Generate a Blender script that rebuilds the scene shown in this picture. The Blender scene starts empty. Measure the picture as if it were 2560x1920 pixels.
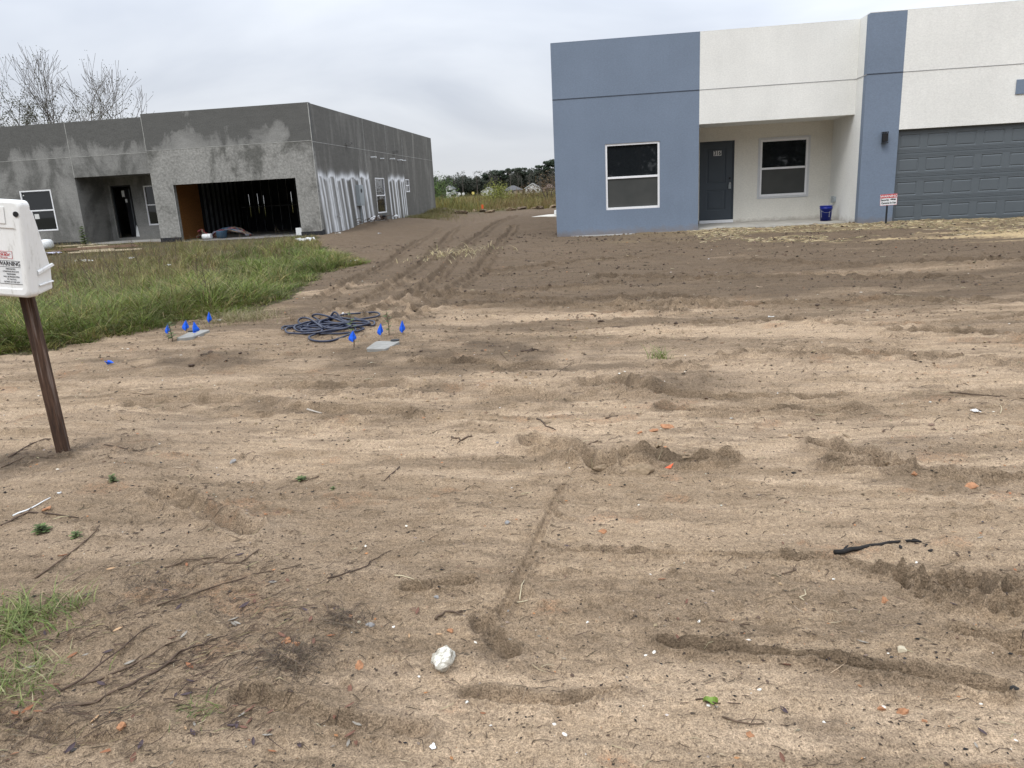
import bpy, math, random
import numpy as np
from mathutils import Vector, Matrix

random.seed(7); RNG = np.random.default_rng(7)
sc = bpy.context.scene
COL = sc.collection

# ------------------------------------------------------------------ camera
EYE = np.array([0.0, 0.0, 1.6])
PITCH, ROLL, YAW, FPX = 0.253563514, -0.0534692197, -0.129712713, 738.56
def cam_axes():
    cy, sy = math.cos(YAW), math.sin(YAW)
    f = np.array([sy*math.cos(PITCH), cy*math.cos(PITCH), -math.sin(PITCH)])
    r0 = np.array([cy, -sy, 0.0]); u0 = np.cross(r0, f)
    r = math.cos(ROLL)*r0 + math.sin(ROLL)*u0
    u = -math.sin(ROLL)*r0 + math.cos(ROLL)*u0
    return r, u, f
CR, CU, CF = cam_axes()
cd = bpy.data.cameras.new('camera'); cam = bpy.data.objects.new('camera', cd); COL.objects.link(cam)
cd.sensor_width = 36.0; cd.lens = 36.0*FPX/1024.0; cd.clip_start = 0.05; cd.clip_end = 4000.0
cam.matrix_world = Matrix(((CR[0], CU[0], -CF[0], EYE[0]), (CR[1], CU[1], -CF[1], EYE[1]), (CR[2], CU[2], -CF[2], EYE[2]), (0, 0, 0, 1)))
sc.camera = cam

# ------------------------------------------------------------------ world: overcast sky
SUN_EL, SUN_AZ = math.radians(54), math.radians(208)      # azimuth clockwise from +Y
w = bpy.data.worlds.new('World'); sc.world = w; w.use_nodes = True
nt = w.node_tree; nt.nodes.clear(); N = nt.nodes; Lk = nt.links
def wn(t, **k):
    n = N.new(t)
    for a, b in k.items(): setattr(n, a, b)
    return n
def wmath(op, a, b=None, clamp=False):
    n = wn('ShaderNodeMath', operation=op, use_clamp=clamp)
    for i, v in enumerate((a, b)):
        if v is None: continue
        if isinstance(v, (int, float)): n.inputs[i].default_value = v
        else: Lk.new(v, n.inputs[i])
    return n.outputs[0]
sky = wn('ShaderNodeTexSky', sky_type='NISHITA', sun_disc=False, sun_elevation=SUN_EL, sun_rotation=SUN_AZ, air_density=1.0, dust_density=4.0)
tc = wn('ShaderNodeTexCoord'); sp = wn('ShaderNodeSeparateXYZ'); Lk.new(tc.outputs['Generated'], sp.inputs[0])
zc = wmath('MAXIMUM', sp.outputs[2], 0.0)
den = wmath('ADD', zc, 0.16)
cx = wmath('DIVIDE', sp.outputs[0], den); cyy = wmath('DIVIDE', sp.outputs[1], den)
cmb = wn('ShaderNodeCombineXYZ'); Lk.new(cx, cmb.inputs[0]); Lk.new(cyy, cmb.inputs[1]); cmb.inputs[2].default_value = 3.7
n1 = wn('ShaderNodeTexNoise'); n1.inputs['Scale'].default_value = 0.62; n1.inputs['Detail'].default_value = 5; n1.inputs['Roughness'].default_value = 0.5; n1.inputs['Distortion'].default_value = 0.5
Lk.new(cmb.outputs[0], n1.inputs['Vector'])
rp = wn('ShaderNodeValToRGB'); Lk.new(n1.outputs[0], rp.inputs[0])
rp.color_ramp.elements[0].position = 0.34; rp.color_ramp.elements[0].color = (0.40, 0.437, 0.505, 1)
rp.color_ramp.elements[1].position = 0.70; rp.color_ramp.elements[1].color = (0.64, 0.67, 0.715, 1)
# brightening towards the horizon (thin bright band) and towards the hidden sun high up
hz = wmath('POWER', wmath('SUBTRACT', 1.0, zc, True), 14.0)
mxh = wn('ShaderNodeMix', data_type='RGBA'); Lk.new(wmath('MULTIPLY', hz, 0.8), mxh.inputs[0]); Lk.new(rp.outputs[0], mxh.inputs[6]); mxh.inputs[7].default_value = (0.84, 0.85, 0.86, 1)
# a brighter part of the cloud cover to the right of the view
dv = wn('ShaderNodeVectorMath', operation='DOT_PRODUCT'); Lk.new(tc.outputs['Generated'], dv.inputs[0])
bd = np.array([0.62, 0.72, 0.42]); bd /= np.linalg.norm(bd); dv.inputs[1].default_value = tuple(bd)
glow = wmath('POWER', wmath('MAXIMUM', dv.outputs['Value'], 0.0), 7.0)
zen = wmath('ADD', wmath('MULTIPLY', wmath('SMOOTH_MIN', zc, 0.9), 2.75), 0.78)
gain = wmath('ADD', zen, wmath('MULTIPLY', glow, 0.55))
vm = wn('ShaderNodeVectorMath', operation='SCALE'); Lk.new(mxh.outputs[2], vm.inputs[0]); Lk.new(gain, vm.inputs['Scale'])
bgc = wn('ShaderNodeBackground'); Lk.new(vm.outputs[0], bgc.inputs[0]); bgc.inputs[1].default_value = 1.0
bgs = wn('ShaderNodeBackground'); Lk.new(sky.outputs[0], bgs.inputs[0]); bgs.inputs[1].default_value = 0.06
mxs = wn('ShaderNodeMixShader'); mxs.inputs[0].default_value = 0.93; Lk.new(bgs.outputs[0], mxs.inputs[1]); Lk.new(bgc.outputs[0], mxs.inputs[2])
wo = wn('ShaderNodeOutputWorld'); Lk.new(mxs.outputs[0], wo.inputs[0])
# ------------------------------------------------------------------ sun behind the clouds
sl = bpy.data.lights.new('sun', 'SUN'); sl.energy = 1.3; sl.angle = math.radians(20); sl.color = (1.0, 0.97, 0.92)
so = bpy.data.objects.new('sun', sl); COL.objects.link(so)
sdir = Vector((math.sin(SUN_AZ)*math.cos(SUN_EL), math.cos(SUN_AZ)*math.cos(SUN_EL), math.sin(SUN_EL)))
so.rotation_euler = sdir.to_track_quat('Z', 'Y').to_euler(); so.location = (0, -10, 30)
# ------------------------------------------------------------------ exposure
sc.view_settings.view_transform = 'Standard'; sc.view_settings.look = 'None'
sc.view_settings.exposure = 0.33; sc.view_settings.gamma = 1.0; sc.view_settings.use_curve_mapping = False
sc.render.engine = 'CYCLES'; sc.cycles.max_bounces = 6; sc.cycles.diffuse_bounces = 3

# ================================================================== helpers
def sstep(a, b, x):
    t = np.clip((x-a)/(b-a), 0, 1); return t*t*(3-2*t)
def _hash(ix, iy, s):
    h = (ix.astype(np.int64)*374761393 + iy.astype(np.int64)*668265263 + s*982451653) & 0xffffffff
    h = ((h ^ (h >> 13))*1274126177) & 0xffffffff
    h = ((h ^ (h >> 16))*2246822519) & 0xffffffff
    return ((h ^ (h >> 15)) & 0xffffff)/float(0xffffff)
def vnoise(x, y, s=0):
    x = np.asarray(x, float); y = np.asarray(y, float)
    ix = np.floor(x); iy = np.floor(y); fx = x-ix; fy = y-iy
    fx = fx*fx*fx*(fx*(fx*6-15)+10); fy = fy*fy*fy*(fy*(fy*6-15)+10)
    a = _hash(ix, iy, s); b = _hash(ix+1, iy, s); c = _hash(ix, iy+1, s); d = _hash(ix+1, iy+1, s)
    return (a*(1-fx)+b*fx)*(1-fy)+(c*(1-fx)+d*fx)*fy-0.5
def fbm(x, y, s=0, o=4, g=0.5):
    r = 0; a = 1.0; f = 1.0
    for i in range(o):
        r = r + a*vnoise(x*f*math.cos(i)+y*f*math.sin(i), y*f*math.cos(i)-x*f*math.sin(i), s+i*17); a *= g; f *= 2.03
    return r

def tag(o, label=None, cat=None, group=None, kind=None):
    if label: o['label'] = label
    if cat: o['category'] = cat
    if group: o['group'] = group
    if kind: o['kind'] = kind
    return o
def empty(name, loc, rz=0.0):
    o = bpy.data.objects.new(name, None); COL.objects.link(o); o.location = loc; o.rotation_euler = (0, 0, rz)
    o.empty_display_size = 0.2; return o
def link_obj(name, me, mat=None, parent=None):
    o = bpy.data.objects.new(name, me); COL.objects.link(o)
    if mat is not None:
        for m in (mat if isinstance(mat, (list, tuple)) else [mat]): me.materials.append(m)
    if parent is not None: o.parent = parent
    return o
def off_of(p):
    v = Vector((0, 0, 0))
    while p is not None: v += Vector(p.location); p = p.parent
    return v
def mesh_np(name, verts, faces, mat=None, parent=None, attrs=None, smooth=True, matidx=None):
    """verts (n,3), faces (m,k) arrays"""
    me = bpy.data.meshes.new(name); n = len(verts); m, k = faces.shape
    me.vertices.add(n); me.vertices.foreach_set('co', np.asarray(verts, np.float32).ravel())
    me.loops.add(m*k); me.loops.foreach_set('vertex_index', np.asarray(faces, np.int32).ravel())
    me.polygons.add(m); me.polygons.foreach_set('loop_start', np.arange(0, m*k, k, dtype=np.int32))
    me.polygons.foreach_set('loop_total', np.full(m, k, np.int32))
    me.polygons.foreach_set('use_smooth', np.full(m, smooth, bool))
    if matidx is not None: me.polygons.foreach_set('material_index', np.asarray(matidx, np.int32))
    for an, av in (attrs or {}).items():
        if av.ndim == 1:
            a = me.attributes.new(an, 'FLOAT', 'POINT'); a.data.foreach_set('value', av.astype(np.float32))
        else:
            a = me.attributes.new(an, 'FLOAT_COLOR', 'POINT'); c = np.ones((n, 4), np.float32); c[:, :3] = av; a.data.foreach_set('color', c.ravel())
    me.update(calc_edges=True)
    return link_obj(name, me, mat, parent)

class MB:
    """collects faces in world coordinates, links them as one mesh"""
    def __init__(s): s.v = []; s.f = []; s.c = []
    def add(s, vs, fs):
        b = len(s.v); s.v += [tuple(map(float, p)) for p in vs]; s.f += [tuple(i+b for i in f) for f in fs]; return s
    def box(s, x0, x1, y0, y1, z0, z1):
        return s.add([(x0,y0,z0),(x1,y0,z0),(x1,y1,z0),(x0,y1,z0),(x0,y0,z1),(x1,y0,z1),(x1,y1,z1),(x0,y1,z1)],
                     [(3,2,1,0),(4,5,6,7),(0,1,5,4),(1,2,6,5),(2,3,7,6),(3,0,4,7)])
    def quad(s, a, b, c, d): return s.add([a, b, c, d], [(0, 1, 2, 3)])
    def tube(s, pts, r, n=6, caps=True):
        pts = [Vector(p) for p in pts]; k = len(pts)
        rs = r if isinstance(r, (list, tuple)) else [r]*k
        vs = []; fs = []; up = None
        for i, p in enumerate(pts):
            t = (pts[min(i+1, k-1)]-pts[max(i-1, 0)])
            if t.length < 1e-9: t = Vector((0, 0, 1))
            t.normalize()
            if up is None: up = t.orthogonal().normalized()
            up = (up - t*up.dot(t))
            if up.length < 1e-6: up = t.orthogonal()
            up.normalize(); sd = t.cross(up)
            for j in range(n):
                a = 2*math.pi*j/n; vs.append(p+(up*math.cos(a)+sd*math.sin(a))*rs[i])
        for i in range(k-1):
            for j in range(n):
                fs.append((i*n+j, i*n+(j+1) % n, (i+1)*n+(j+1) % n, (i+1)*n+j))
        if caps: fs += [tuple(reversed(range(n))), tuple(range((k-1)*n, k*n))]
        return s.add(vs, fs)
    def lathe(s, cx, cy, prof, n=24):
        vs = []; fs = []
        for r, z in prof:
            for j in range(n):
                a = 2*math.pi*j/n; vs.append((cx+r*math.cos(a), cy+r*math.sin(a), z))
        for i in range(len(prof)-1):
            for j in range(n): fs.append((i*n+j, i*n+(j+1) % n, (i+1)*n+(j+1) % n, (i+1)*n+j))
        return s.add(vs, fs)
    def prism(s, poly, a, b):
        """poly: list of 3D pts, extruded by vector (b) - closed; a unused offset"""
        n = len(poly); P = [Vector(p)+Vector(a) for p in poly]; Q = [p+Vector(b) for p in P]
        return s.add(P+Q, [tuple(range(n))[::-1], tuple(range(n, 2*n))]+[(i, (i+1) % n, n+(i+1) % n, n+i) for i in range(n)])
    def xform(s, M, start=0):
        s.v = s.v[:start]+[tuple(M @ Vector(p)) for p in s.v[start:]]; return s
    def build(s, name, mat, parent=None, smooth=False, bevel=0.0, local=False, origin=None):
        o = Vector((0, 0, 0)) if local else (Vector(origin) if origin is not None else off_of(parent))
        me = bpy.data.meshes.new(name)
        me.from_pydata([(x-o.x, y-o.y, z-o.z) for x, y, z in s.v], [], s.f); me.update()
        if smooth:
            me.polygons.foreach_set('use_smooth', [True]*len(me.polygons))
        ob = link_obj(name, me, mat, parent)
        if origin is not None and parent is None: ob.location = o
        import bmesh
        bm = bmesh.new(); bm.from_mesh(me)
        if bevel > 0: bmesh.ops.remove_doubles(bm, verts=bm.verts, dist=1e-5)
        bmesh.ops.recalc_face_normals(bm, faces=bm.faces)
        if bevel > 0:
            ed = [e for e in bm.edges if len(e.link_faces) == 2 and e.calc_face_angle(0) > 0.5]
            bmesh.ops.bevel(bm, geom=ed, offset=bevel, segments=2, affect='EDGES', profile=0.6, clamp_overlap=True)
        bm.to_mesh(me); bm.free(); me.update()
        return ob

# ------------------------------------------------------------------ materials
class NT:
    def __init__(s, name):
        s.m = bpy.data.materials.new(name); s.m.use_nodes = True; s.t = s.m.node_tree
        s.b = s.t.nodes['Principled BSDF']; s.b.inputs['Specular IOR Level'].default_value = 0.3
    def n(s, t, **k):
        n = s.t.nodes.new(t)
        for a, b in k.items(): setattr(n, a, b)
        return n
    def l(s, a, b): s.t.links.new(a, b)
    def pos(s): return s.n('ShaderNodeNewGeometry').outputs['Position']
    def objc(s): return s.n('ShaderNodeTexCoord').outputs['Object']
    def mapped(s, vec, scale):
        m = s.n('ShaderNodeMapping'); s.l(vec, m.inputs[0]); m.inputs['Scale'].default_value = scale; return m.outputs[0]
    def noise(s, vec, scale, detail=3, rough=0.55, dist=0.0):
        n = s.n('ShaderNodeTexNoise'); s.l(vec, n.inputs['Vector']); n.inputs['Scale'].default_value = scale
        n.inputs['Detail'].default_value = detail; n.inputs['Roughness'].default_value = rough; n.inputs['Distortion'].default_value = dist
        return n.outputs[0]
    def ramp(s, fac, stops):
        r = s.n('ShaderNodeValToRGB'); s.l(fac, r.inputs[0]); e = r.color_ramp.elements
        while len(e) < len(stops): e.new(0.5)
        for i, (p, c) in enumerate(stops):
            e[i].position = p; e[i].color = (c, c, c, 1) if isinstance(c, (int, float)) else (*c, 1)
        return r.outputs[0]
    def mix(s, fac, a, b, mode='MIX'):
        m = s.n('ShaderNodeMix', data_type='RGBA', blend_type=mode)
        for i, v in ((0, fac), (6, a), (7, b)):
            if isinstance(v, (int, float)): m.inputs[i].default_value = v
            elif isinstance(v, tuple): m.inputs[i].default_value = (*v, 1)
            else: s.l(v, m.inputs[i])
        return m.outputs[2]
    def math(s, op, a, b=0.0, clamp=False):
        m = s.n('ShaderNodeMath', operation=op, use_clamp=clamp)
        for i, v in enumerate((a, b)):
            if isinstance(v, (int, float)): m.inputs[i].default_value = v
            else: s.l(v, m.inputs[i])
        return m.outputs[0]
    def attr(s, name):
        a = s.n('ShaderNodeAttribute', attribute_name=name); return a
    def bump(s, h, strength, dist, prev=None):
        b = s.n('ShaderNodeBump'); b.inputs['Strength'].default_value = strength; b.inputs['Distance'].default_value = dist
        s.l(h, b.inputs['Height'])
        if prev is not None: s.l(prev, b.inputs['Normal'])
        return b.outputs[0]
    def color(s, v):
        if isinstance(v, tuple): s.b.inputs['Base Color'].default_value = (*v, 1)
        else: s.l(v, s.b.inputs['Base Color'])
    def normal(s, v): s.l(v, s.b.inputs['Normal'])
    def rough(s, v):
        if isinstance(v, (int, float)): s.b.inputs['Roughness'].default_value = v
        else: s.l(v, s.b.inputs['Roughness'])

def flat(name, col, rough=0.6, var=0.12, scale=20.0, metal=0.0, spec=0.3, bump=0.0, bscale=80.0):
    m = NT(name); v = m.objc()
    nz = m.noise(v, scale, 4, 0.6)
    c2 = tuple(min(1, c*(1+var)) for c in col); c1 = tuple(c*(1-var) for c in col)
    m.color(m.ramp(nz, [(0.3, c1), (0.7, c2)])); m.rough(rough); m.b.inputs['Metallic'].default_value = metal
    m.b.inputs['Specular IOR Level'].default_value = spec
    if bump > 0: m.normal(m.bump(m.noise(v, bscale, 4), 0.6, bump))
    return m.m

def stucco(name, col, var=0.05, dirt=True):
    m = NT(name); p = m.pos()
    big = m.noise(p, 0.9, 4, 0.6)
    sm = m.noise(m.mapped(p, (1, 1, 1.5)), 26, 4, 0.65)
    c = m.ramp(big, [(0.3, tuple(x*(1-var) for x in col)), (0.7, tuple(min(1, x*(1+var)) for x in col))])
    c = m.mix(1.0, c, m.ramp(sm, [(0.3, 0.87), (0.7, 1.02)]), 'MULTIPLY')
    streak = m.noise(m.mapped(p, (3.0, 3.0, 0.25)), 1.6, 3, 0.6)
    c = m.mix(1.0, c, m.ramp(streak, [(0.35, 0.98), (0.6, 1.0)]), 'MULTIPLY')
    if dirt:   # soil splash on the lowest decimetres
        sx = m.n('ShaderNodeSeparateXYZ'); m.l(p, sx.inputs[0])
        hz = m.math('ADD', sx.outputs[2], m.math('MULTIPLY', m.noise(p, 7, 3), 0.25))
        f = m.ramp(hz, [(0.56, 0.55), (0.72, 0.0)])
        c = m.mix(f, c, (0.20, 0.15, 0.11))
    m.color(c); m.rough(0.85)
    m.normal(m.bump(m.noise(m.mapped(p, (1, 1, 2.0)), 60, 5, 0.65), 0.55, 0.012))
    return m.m

BLUE = stucco('stucco_blue', (0.182, 0.227, 0.297))
WHITE = stucco('stucco_white', (0.80, 0.795, 0.755))
PORCHW = stucco('stucco_cream', (0.77, 0.745, 0.67))
JOINT_D = flat('joint_dark', (0.05, 0.06, 0.08), 0.7)
JOINT_G = flat('joint_grey', (0.30, 0.30, 0.30), 0.7)
FRAME = flat('white_vinyl', (0.78, 0.78, 0.79), 0.35, 0.03)
TRIMGREY = flat('grey_white_trim', (0.60, 0.61, 0.62), 0.4, 0.04)
def mat_glass():
    m = NT('window_glass'); m.color((0.012, 0.014, 0.016)); m.rough(0.02); m.b.inputs['Specular IOR Level'].default_value = 0.6
    p = m.pos(); m.normal(m.bump(m.noise(p, 1.2, 2), 0.05, 0.01)); return m.m
GLASS = mat_glass()
def mat_screen():
    m = NT('insect_screen'); m.color(m.ramp(m.noise(m.pos(), 2.0, 2), [(0.3, (0.045, 0.048, 0.046)), (0.7, (0.062, 0.064, 0.06))])); m.rough(0.45); return m.m
SCREEN = mat_screen()
DOORG = flat('door_grey', (0.052, 0.064, 0.077), 0.45, 0.04, 3)
GARAGEG = flat('garage_grey', (0.106, 0.122, 0.134), 0.45, 0.05, 1.5, bump=0.0006, bscale=150)
STEEL = flat('steel', (0.45, 0.45, 0.44), 0.35, 0.1, metal=0.8)
BLACK = flat('black_plastic', (0.012, 0.012, 0.013), 0.5)
DARKMETAL = flat('dark_metal', (0.03, 0.032, 0.035), 0.5, metal=0.3)
CONC = flat('concrete', (0.40, 0.38, 0.34), 0.9, 0.18, 3, bump=0.003, bscale=60)
CONCPAD = flat('concrete_slab', (0.33, 0.32, 0.30), 0.9, 0.15, 2, bump=0.002, bscale=50)
ROOFM = flat('roof_membrane', (0.35, 0.35, 0.34), 0.9, 0.1, 1)
BLUEPL = flat('blue_plastic', (0.010, 0.022, 0.235), 0.35, 0.05)
WHITEPL = flat('white_plastic', (0.72, 0.73, 0.73), 0.4, 0.05)
RED = flat('red_print', (0.52, 0.02, 0.03), 0.5, 0.05)
INK = flat('black_print', (0.02, 0.02, 0.025), 0.6, 0.05)
PAPER = flat('paper', (0.62, 0.62, 0.60), 0.8, 0.08)
GREYBOX = flat('grey_enamel', (0.30, 0.33, 0.34), 0.45, 0.06)

def cement(name, mode):
    """bare render coat: damp dark grey with paler dried patches"""
    m = NT(name); p = m.pos(); sx = m.n('ShaderNodeSeparateXYZ'); m.l(p, sx.inputs[0])
    wob = m.noise(p, 2.6, 4, 0.6)
    damp = m.noise(m.mapped(p, (1.0, 0.55, 0.62)), 0.85, 6, 0.62, 0.5)
    if mode == 'upper':      # above the joint bead
        zz = m.math('ADD', sx.outputs[2], m.math('MULTIPLY', wob, 0.5))
        low = m.n('ShaderNodeMapRange'); m.l(zz, low.inputs[0]); low.inputs[1].default_value = 4.05; low.inputs[2].default_value = 5.0; low.inputs[3].default_value = 0.09; low.inputs[4].default_value = -0.15
        f = m.ramp(m.math('ADD', damp, low.outputs[0]), [(0.46, 0.0), (0.53, 0.6), (0.68, 1.0)])
        c = m.mix(f, (0.122, 0.120, 0.113), (0.285, 0.280, 0.264))
    elif mode == 'front':
        f = m.ramp(damp, [(0.42, 0.0), (0.53, 0.75), (0.66, 1.0)])
        c = m.mix(f, (0.135, 0.133, 0.124), (0.270, 0.265, 0.250))
    elif mode == 'rough':    # pale knock-down texture on the garage front
        f = m.ramp(damp, [(0.39, 0.0), (0.48, 0.8), (0.62, 1.0)])
        c = m.mix(f, (0.150, 0.147, 0.134), (0.330, 0.322, 0.300))
    else:                    # side
        f = m.ramp(m.noise(m.mapped(p, (1.0, 1.0, 0.22)), 1.3, 5, 0.6, 0.5), [(0.50, 0.0), (0.66, 1.0)])
        c = m.mix(f, (0.135, 0.129, 0.115), (0.225, 0.215, 0.192))
    sp2 = m.noise(p, 11 if mode == 'rough' else 30, 4, 0.75)
    lo = 0.70 if mode == 'rough' else 0.80
    c = m.mix(1.0, c, m.ramp(sp2, [(0.38, lo), (0.60, 1.10)]), 'MULTIPLY')
    tw = m.noise(m.mapped(p, (1, 1, 3.5)), 2.2, 4, 0.7)
    c = m.mix(1.0, c, m.ramp(tw, [(0.3, 0.86), (0.6, 1.0)]), 'MULTIPLY')
    if mode == 'side':
        a = m.attr('spray').outputs['Fac']
        sn = m.noise(m.mapped(p, (1, 1, 0.3)), 12, 4, 0.7)
        k = m.math('MULTIPLY', a, m.math('ADD', m.math('MULTIPLY', sn, 1.4), 0.35), True)
        c = m.mix(k, c, (0.78, 0.79, 0.80))
    m.color(c); m.rough(0.92)
    m.normal(m.bump(sp2, 0.8, 0.02 if mode == 'rough' else 0.006))
    return m.m
CEM_U = cement('render_upper', 'upper'); CEM_F = cement('render_front', 'front'); CEM_R = cement('render_rough', 'rough'); CEM_S = cement('render_side', 'side')
BEAD = flat('casing_bead', (0.36, 0.355, 0.33), 0.6, 0.3, 6)
BITUMEN = flat('bitumen_coat', (0.018, 0.019, 0.022), 0.6, 0.2, 8)
STUD = flat('steel_stud', (0.20, 0.21, 0.22), 0.5, 0.2, 4, metal=0.4)
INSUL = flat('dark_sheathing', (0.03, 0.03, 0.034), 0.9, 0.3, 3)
OSB = flat('osb_board', (0.34, 0.145, 0.045), 0.8, 0.35, 22)
FLOORC = flat('garage_floor', (0.24, 0.23, 0.22), 0.8, 0.2, 1.5)

# ================================================================== terrain
def base_h(x, y):
    x = np.asarray(x, float); y = np.asarray(y, float)
    lft = sstep(-2.0, -7.5, x)
    z = 0.43*((1-lft)*sstep(8.5, 17.5, y)+lft*sstep(11.0, 25.0, y))
    # bank of dirt against the side wall of the unfinished house, swale between the houses, berm before the field
    wallside = sstep(-10.4, -10.0, x)*sstep(-7.6, -9.6, x)
    z = z+0.24*wallside*sstep(28.5, 31.5, y)*(1-0.6*sstep(36, 39, y))*sstep(60, 50, y)
    z = z-0.26*np.exp(-((x+6.6)/1.3)**2)*sstep(19, 24, y)*sstep(45, 38, y)
    z = z+0.10*np.exp(-((x+3.8)/1.2)**2)*sstep(22, 27, y)*sstep(46, 40, y)
    z = z+0.22*np.exp(-((y-45.5-0.1*x)/1.5)**2)*sstep(2, -3, x)*sstep(-16, -10, x)*(0.7+0.9*vnoise(x*0.7, y*0.3, 5))
    # heap of earth round the foot of the box post
    z = z+0.075*np.exp(-((x+3.02)**2+(y-3.98)**2)/0.35)
    return z
SD = 2560/2212.0
def ray(dx, dy):
    """direction through a point of the picture, given in the 2212-wide coordinates used for measuring"""
    px, py = dx*1024/2212, dy*1024/2212
    v = CR*(px-512)/FPX + CU*(384-py)/FPX + CF
    return v/np.linalg.norm(v)
_S = np.geomspace(1.2, 140, 5000)
def g0(dx, dy):
    d = ray(dx, dy); P = EYE[None]+_S[:, None]*d[None]
    below = P[:, 2] < base_h(P[:, 0], P[:, 1]); i = int(np.argmax(below)) if below.any() else len(_S)-1
    return P[i]
def at_y(dx, dy, Y):
    d = ray(dx, dy); return EYE+d*(Y/d[1])

# ruts, holes and ridges in the soil: (points in the picture, half width m, depth m (negative: ridge), rim m)
RUTS = [
 ([(1215,1040),(1190,1100),(1150,1190),(1120,1250),(1090,1310),(1065,1350)], .030, .011, .009),
 ([(1040,1340),(1075,1385),(1100,1400)], .06, .02, .01),
 ([(1430,880),(1540,887),(1700,890),(1860,884)], .05, .03, .022),
 ([(1190,1180),(1330,1186),(1500,1196),(1700,1206)], .030, .014, .009),
 ([(1700,1206),(1800,1205),(1900,1230),(2050,1250),(2210,1265)], .035, .022, .012),
 ([(1430,1372),(1500,1392),(1600,1405),(1760,1425),(1900,1450),(2040,1470),(2160,1500)], .040, .034, .018),
 ([(2080,1370),(2150,1390),(2212,1405)], .06, .05, .02),
 ([(1010,1490),(1130,1500),(1230,1500),(1330,1480)], .035, .016, .009),
 ([(0,1560),(180,1600),(330,1590)], .05, .012, .008),
 ([(520,1500),(640,1530),(760,1560),(900,1570)], .05, .018, .01),
 ([(1150,960),(1240,972),(1270,985)], .06, .035, .03),
 ([(1265,990),(1290,1002),(1310,1000)], .075, .075, .03),
 ([(1340,985),(1400,985),(1480,992),(1570,985)], .055, .035, .035),
 ([(1770,958),(1830,975),(1900,995)], .055, .05, .03),
 ([(1800,1000),(1880,1008),(1940,1010)], .075, .04, .03),
 ([(1990,1018),(2080,1022),(2212,1032)], .055, .04, .022),
 ([(1560,776),(1700,772),(1850,780),(2000,778),(2212,800)], .06, .04, .028),
 ([(1930,722),(2040,720),(2212,730)], .07, .05, .03),
 ([(900,786),(1000,788),(1080,792),(1175,790)], .06, .04, .02),
 ([(1300,840),(1420,850),(1560,858),(1800,858)], .06, .022, .015),
 ([(1050,585),(1150,578),(1270,566),(1400,560)], .09, .07, .03),
 ([(1120,627),(1240,622),(1330,612)], .09, .055, .03),
 ([(860,648),(1000,640),(1200,650),(1400,640),(1560,650)], .10, .05, .03),
 ([(900,672),(1060,660),(1260,664),(1420,664)], .10, .05, .03),
 ([(1500,700),(1700,690),(1900,705),(2212,690)], .09, .03, .02),
 ([(1300,600),(1500,602),(1800,596),(2100,600)], .10, .05, .03),
 ([(1350,655),(1600,660),(1900,650),(2212,655)], .10, .05, .03),
 ([(1600,560),(1800,570),(2212,565)], .12, .05, .03),
 ([(300,880),(500,870),(640,885),(900,900)], .10, .02, .015),
 ([(640,840),(800,835),(1000,845),(1180,860)], .12, .022, .015),
 ([(350,1070),(430,1110),(540,1160)], .09, .03, .02),
 ([(880,1270),(960,1262),(1010,1255)], .04, .02, .012),
 ([(1280,840),(1330,835),(1370,845)], .1, .03, .03),
 ([(1180,1098),(1210,1112),(1240,1115)], .03, .012, .008),
 # wheel tracks curving away between the houses
 ([(640,700),(800,640),(900,580),(960,520),(1010,480),(1070,466)], .16, .06, .04),
 ([(740,700),(900,630),(980,560),(1040,505),(1110,468)], .16, .06, .04),
 ([(850,700),(1000,610),(1060,550),(1110,490)], .16, .05, .04),
 ([(700,640),(820,580),(890,530),(950,495)], .16, .05, .04),
 ([(1940,1235),(1960,1262)], .04, .03, .012), ([(1990,1245),(2010,1275)], .04, .03, .012), ([(2040,1252),(2070,1282)], .04, .03, .012),
 ([(2095,1262),(2125,1290)], .04, .03, .012), ([(2150,1270),(2180,1300)], .04, .03, .012),
]
RUTS = [(a, b*(.66 if a[0][1] > 960 else 1.0 if a[0][1] > 700 else (.55 if b > .14 else .85)), c*((.95 if a[0][0] == 1215 else 1.7) if a[0][1] > 700 else (.62 if b > .14 else 1.5)), d) for a, b, c, d in RUTS]
for i in range(9):      # lug marks of a tyre
    RUTS.append(([(1400+i*17, 657), (1412+i*17, 663)], .05, .05, .02))
    RUTS.append(([(1345+i*15, 671), (1355+i*15, 676)], .05, .04, .02))
for i in range(7):
    RUTS.append(([(1925+i*43, 1222+i*7), (1940+i*44, 1240+i*8), (1950+i*45, 1262+i*8)], .022, .018, .010)); RUTS.append(([(1960+i*40, 1275+i*8), (1985+i*40, 1290+i*8)], .030, .020, .012))
for i in range(8):
    RUTS.append(([(790+i*15, 862-i), (775+i*15, 870-i)], .03, .02, .012))
for i in range(5):
    RUTS.append(([(1420+i*20, 795), (1430+i*20, 797)], .05, .035, .02))
_RW = []
for pts, wd, dp, rim in RUTS:
    W = [g0(*p)[:2] for p in pts]
    # smooth the line
    Q = []
    for i in range(len(W)-1):
        a = W[max(i-1, 0)]; b = W[i]; c = W[i+1]; d = W[min(i+2, len(W)-1)]
        for t in np.linspace(0, 1, 5)[:-1]:
            Q.append(0.5*((2*b)+(-a+c)*t+(2*a-5*b+4*c-d)*t*t+(-a+3*b-3*c+d)*t**3))
    Q.append(W[-1]); _RW.append((np.array(Q), wd, dp, rim))
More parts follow.
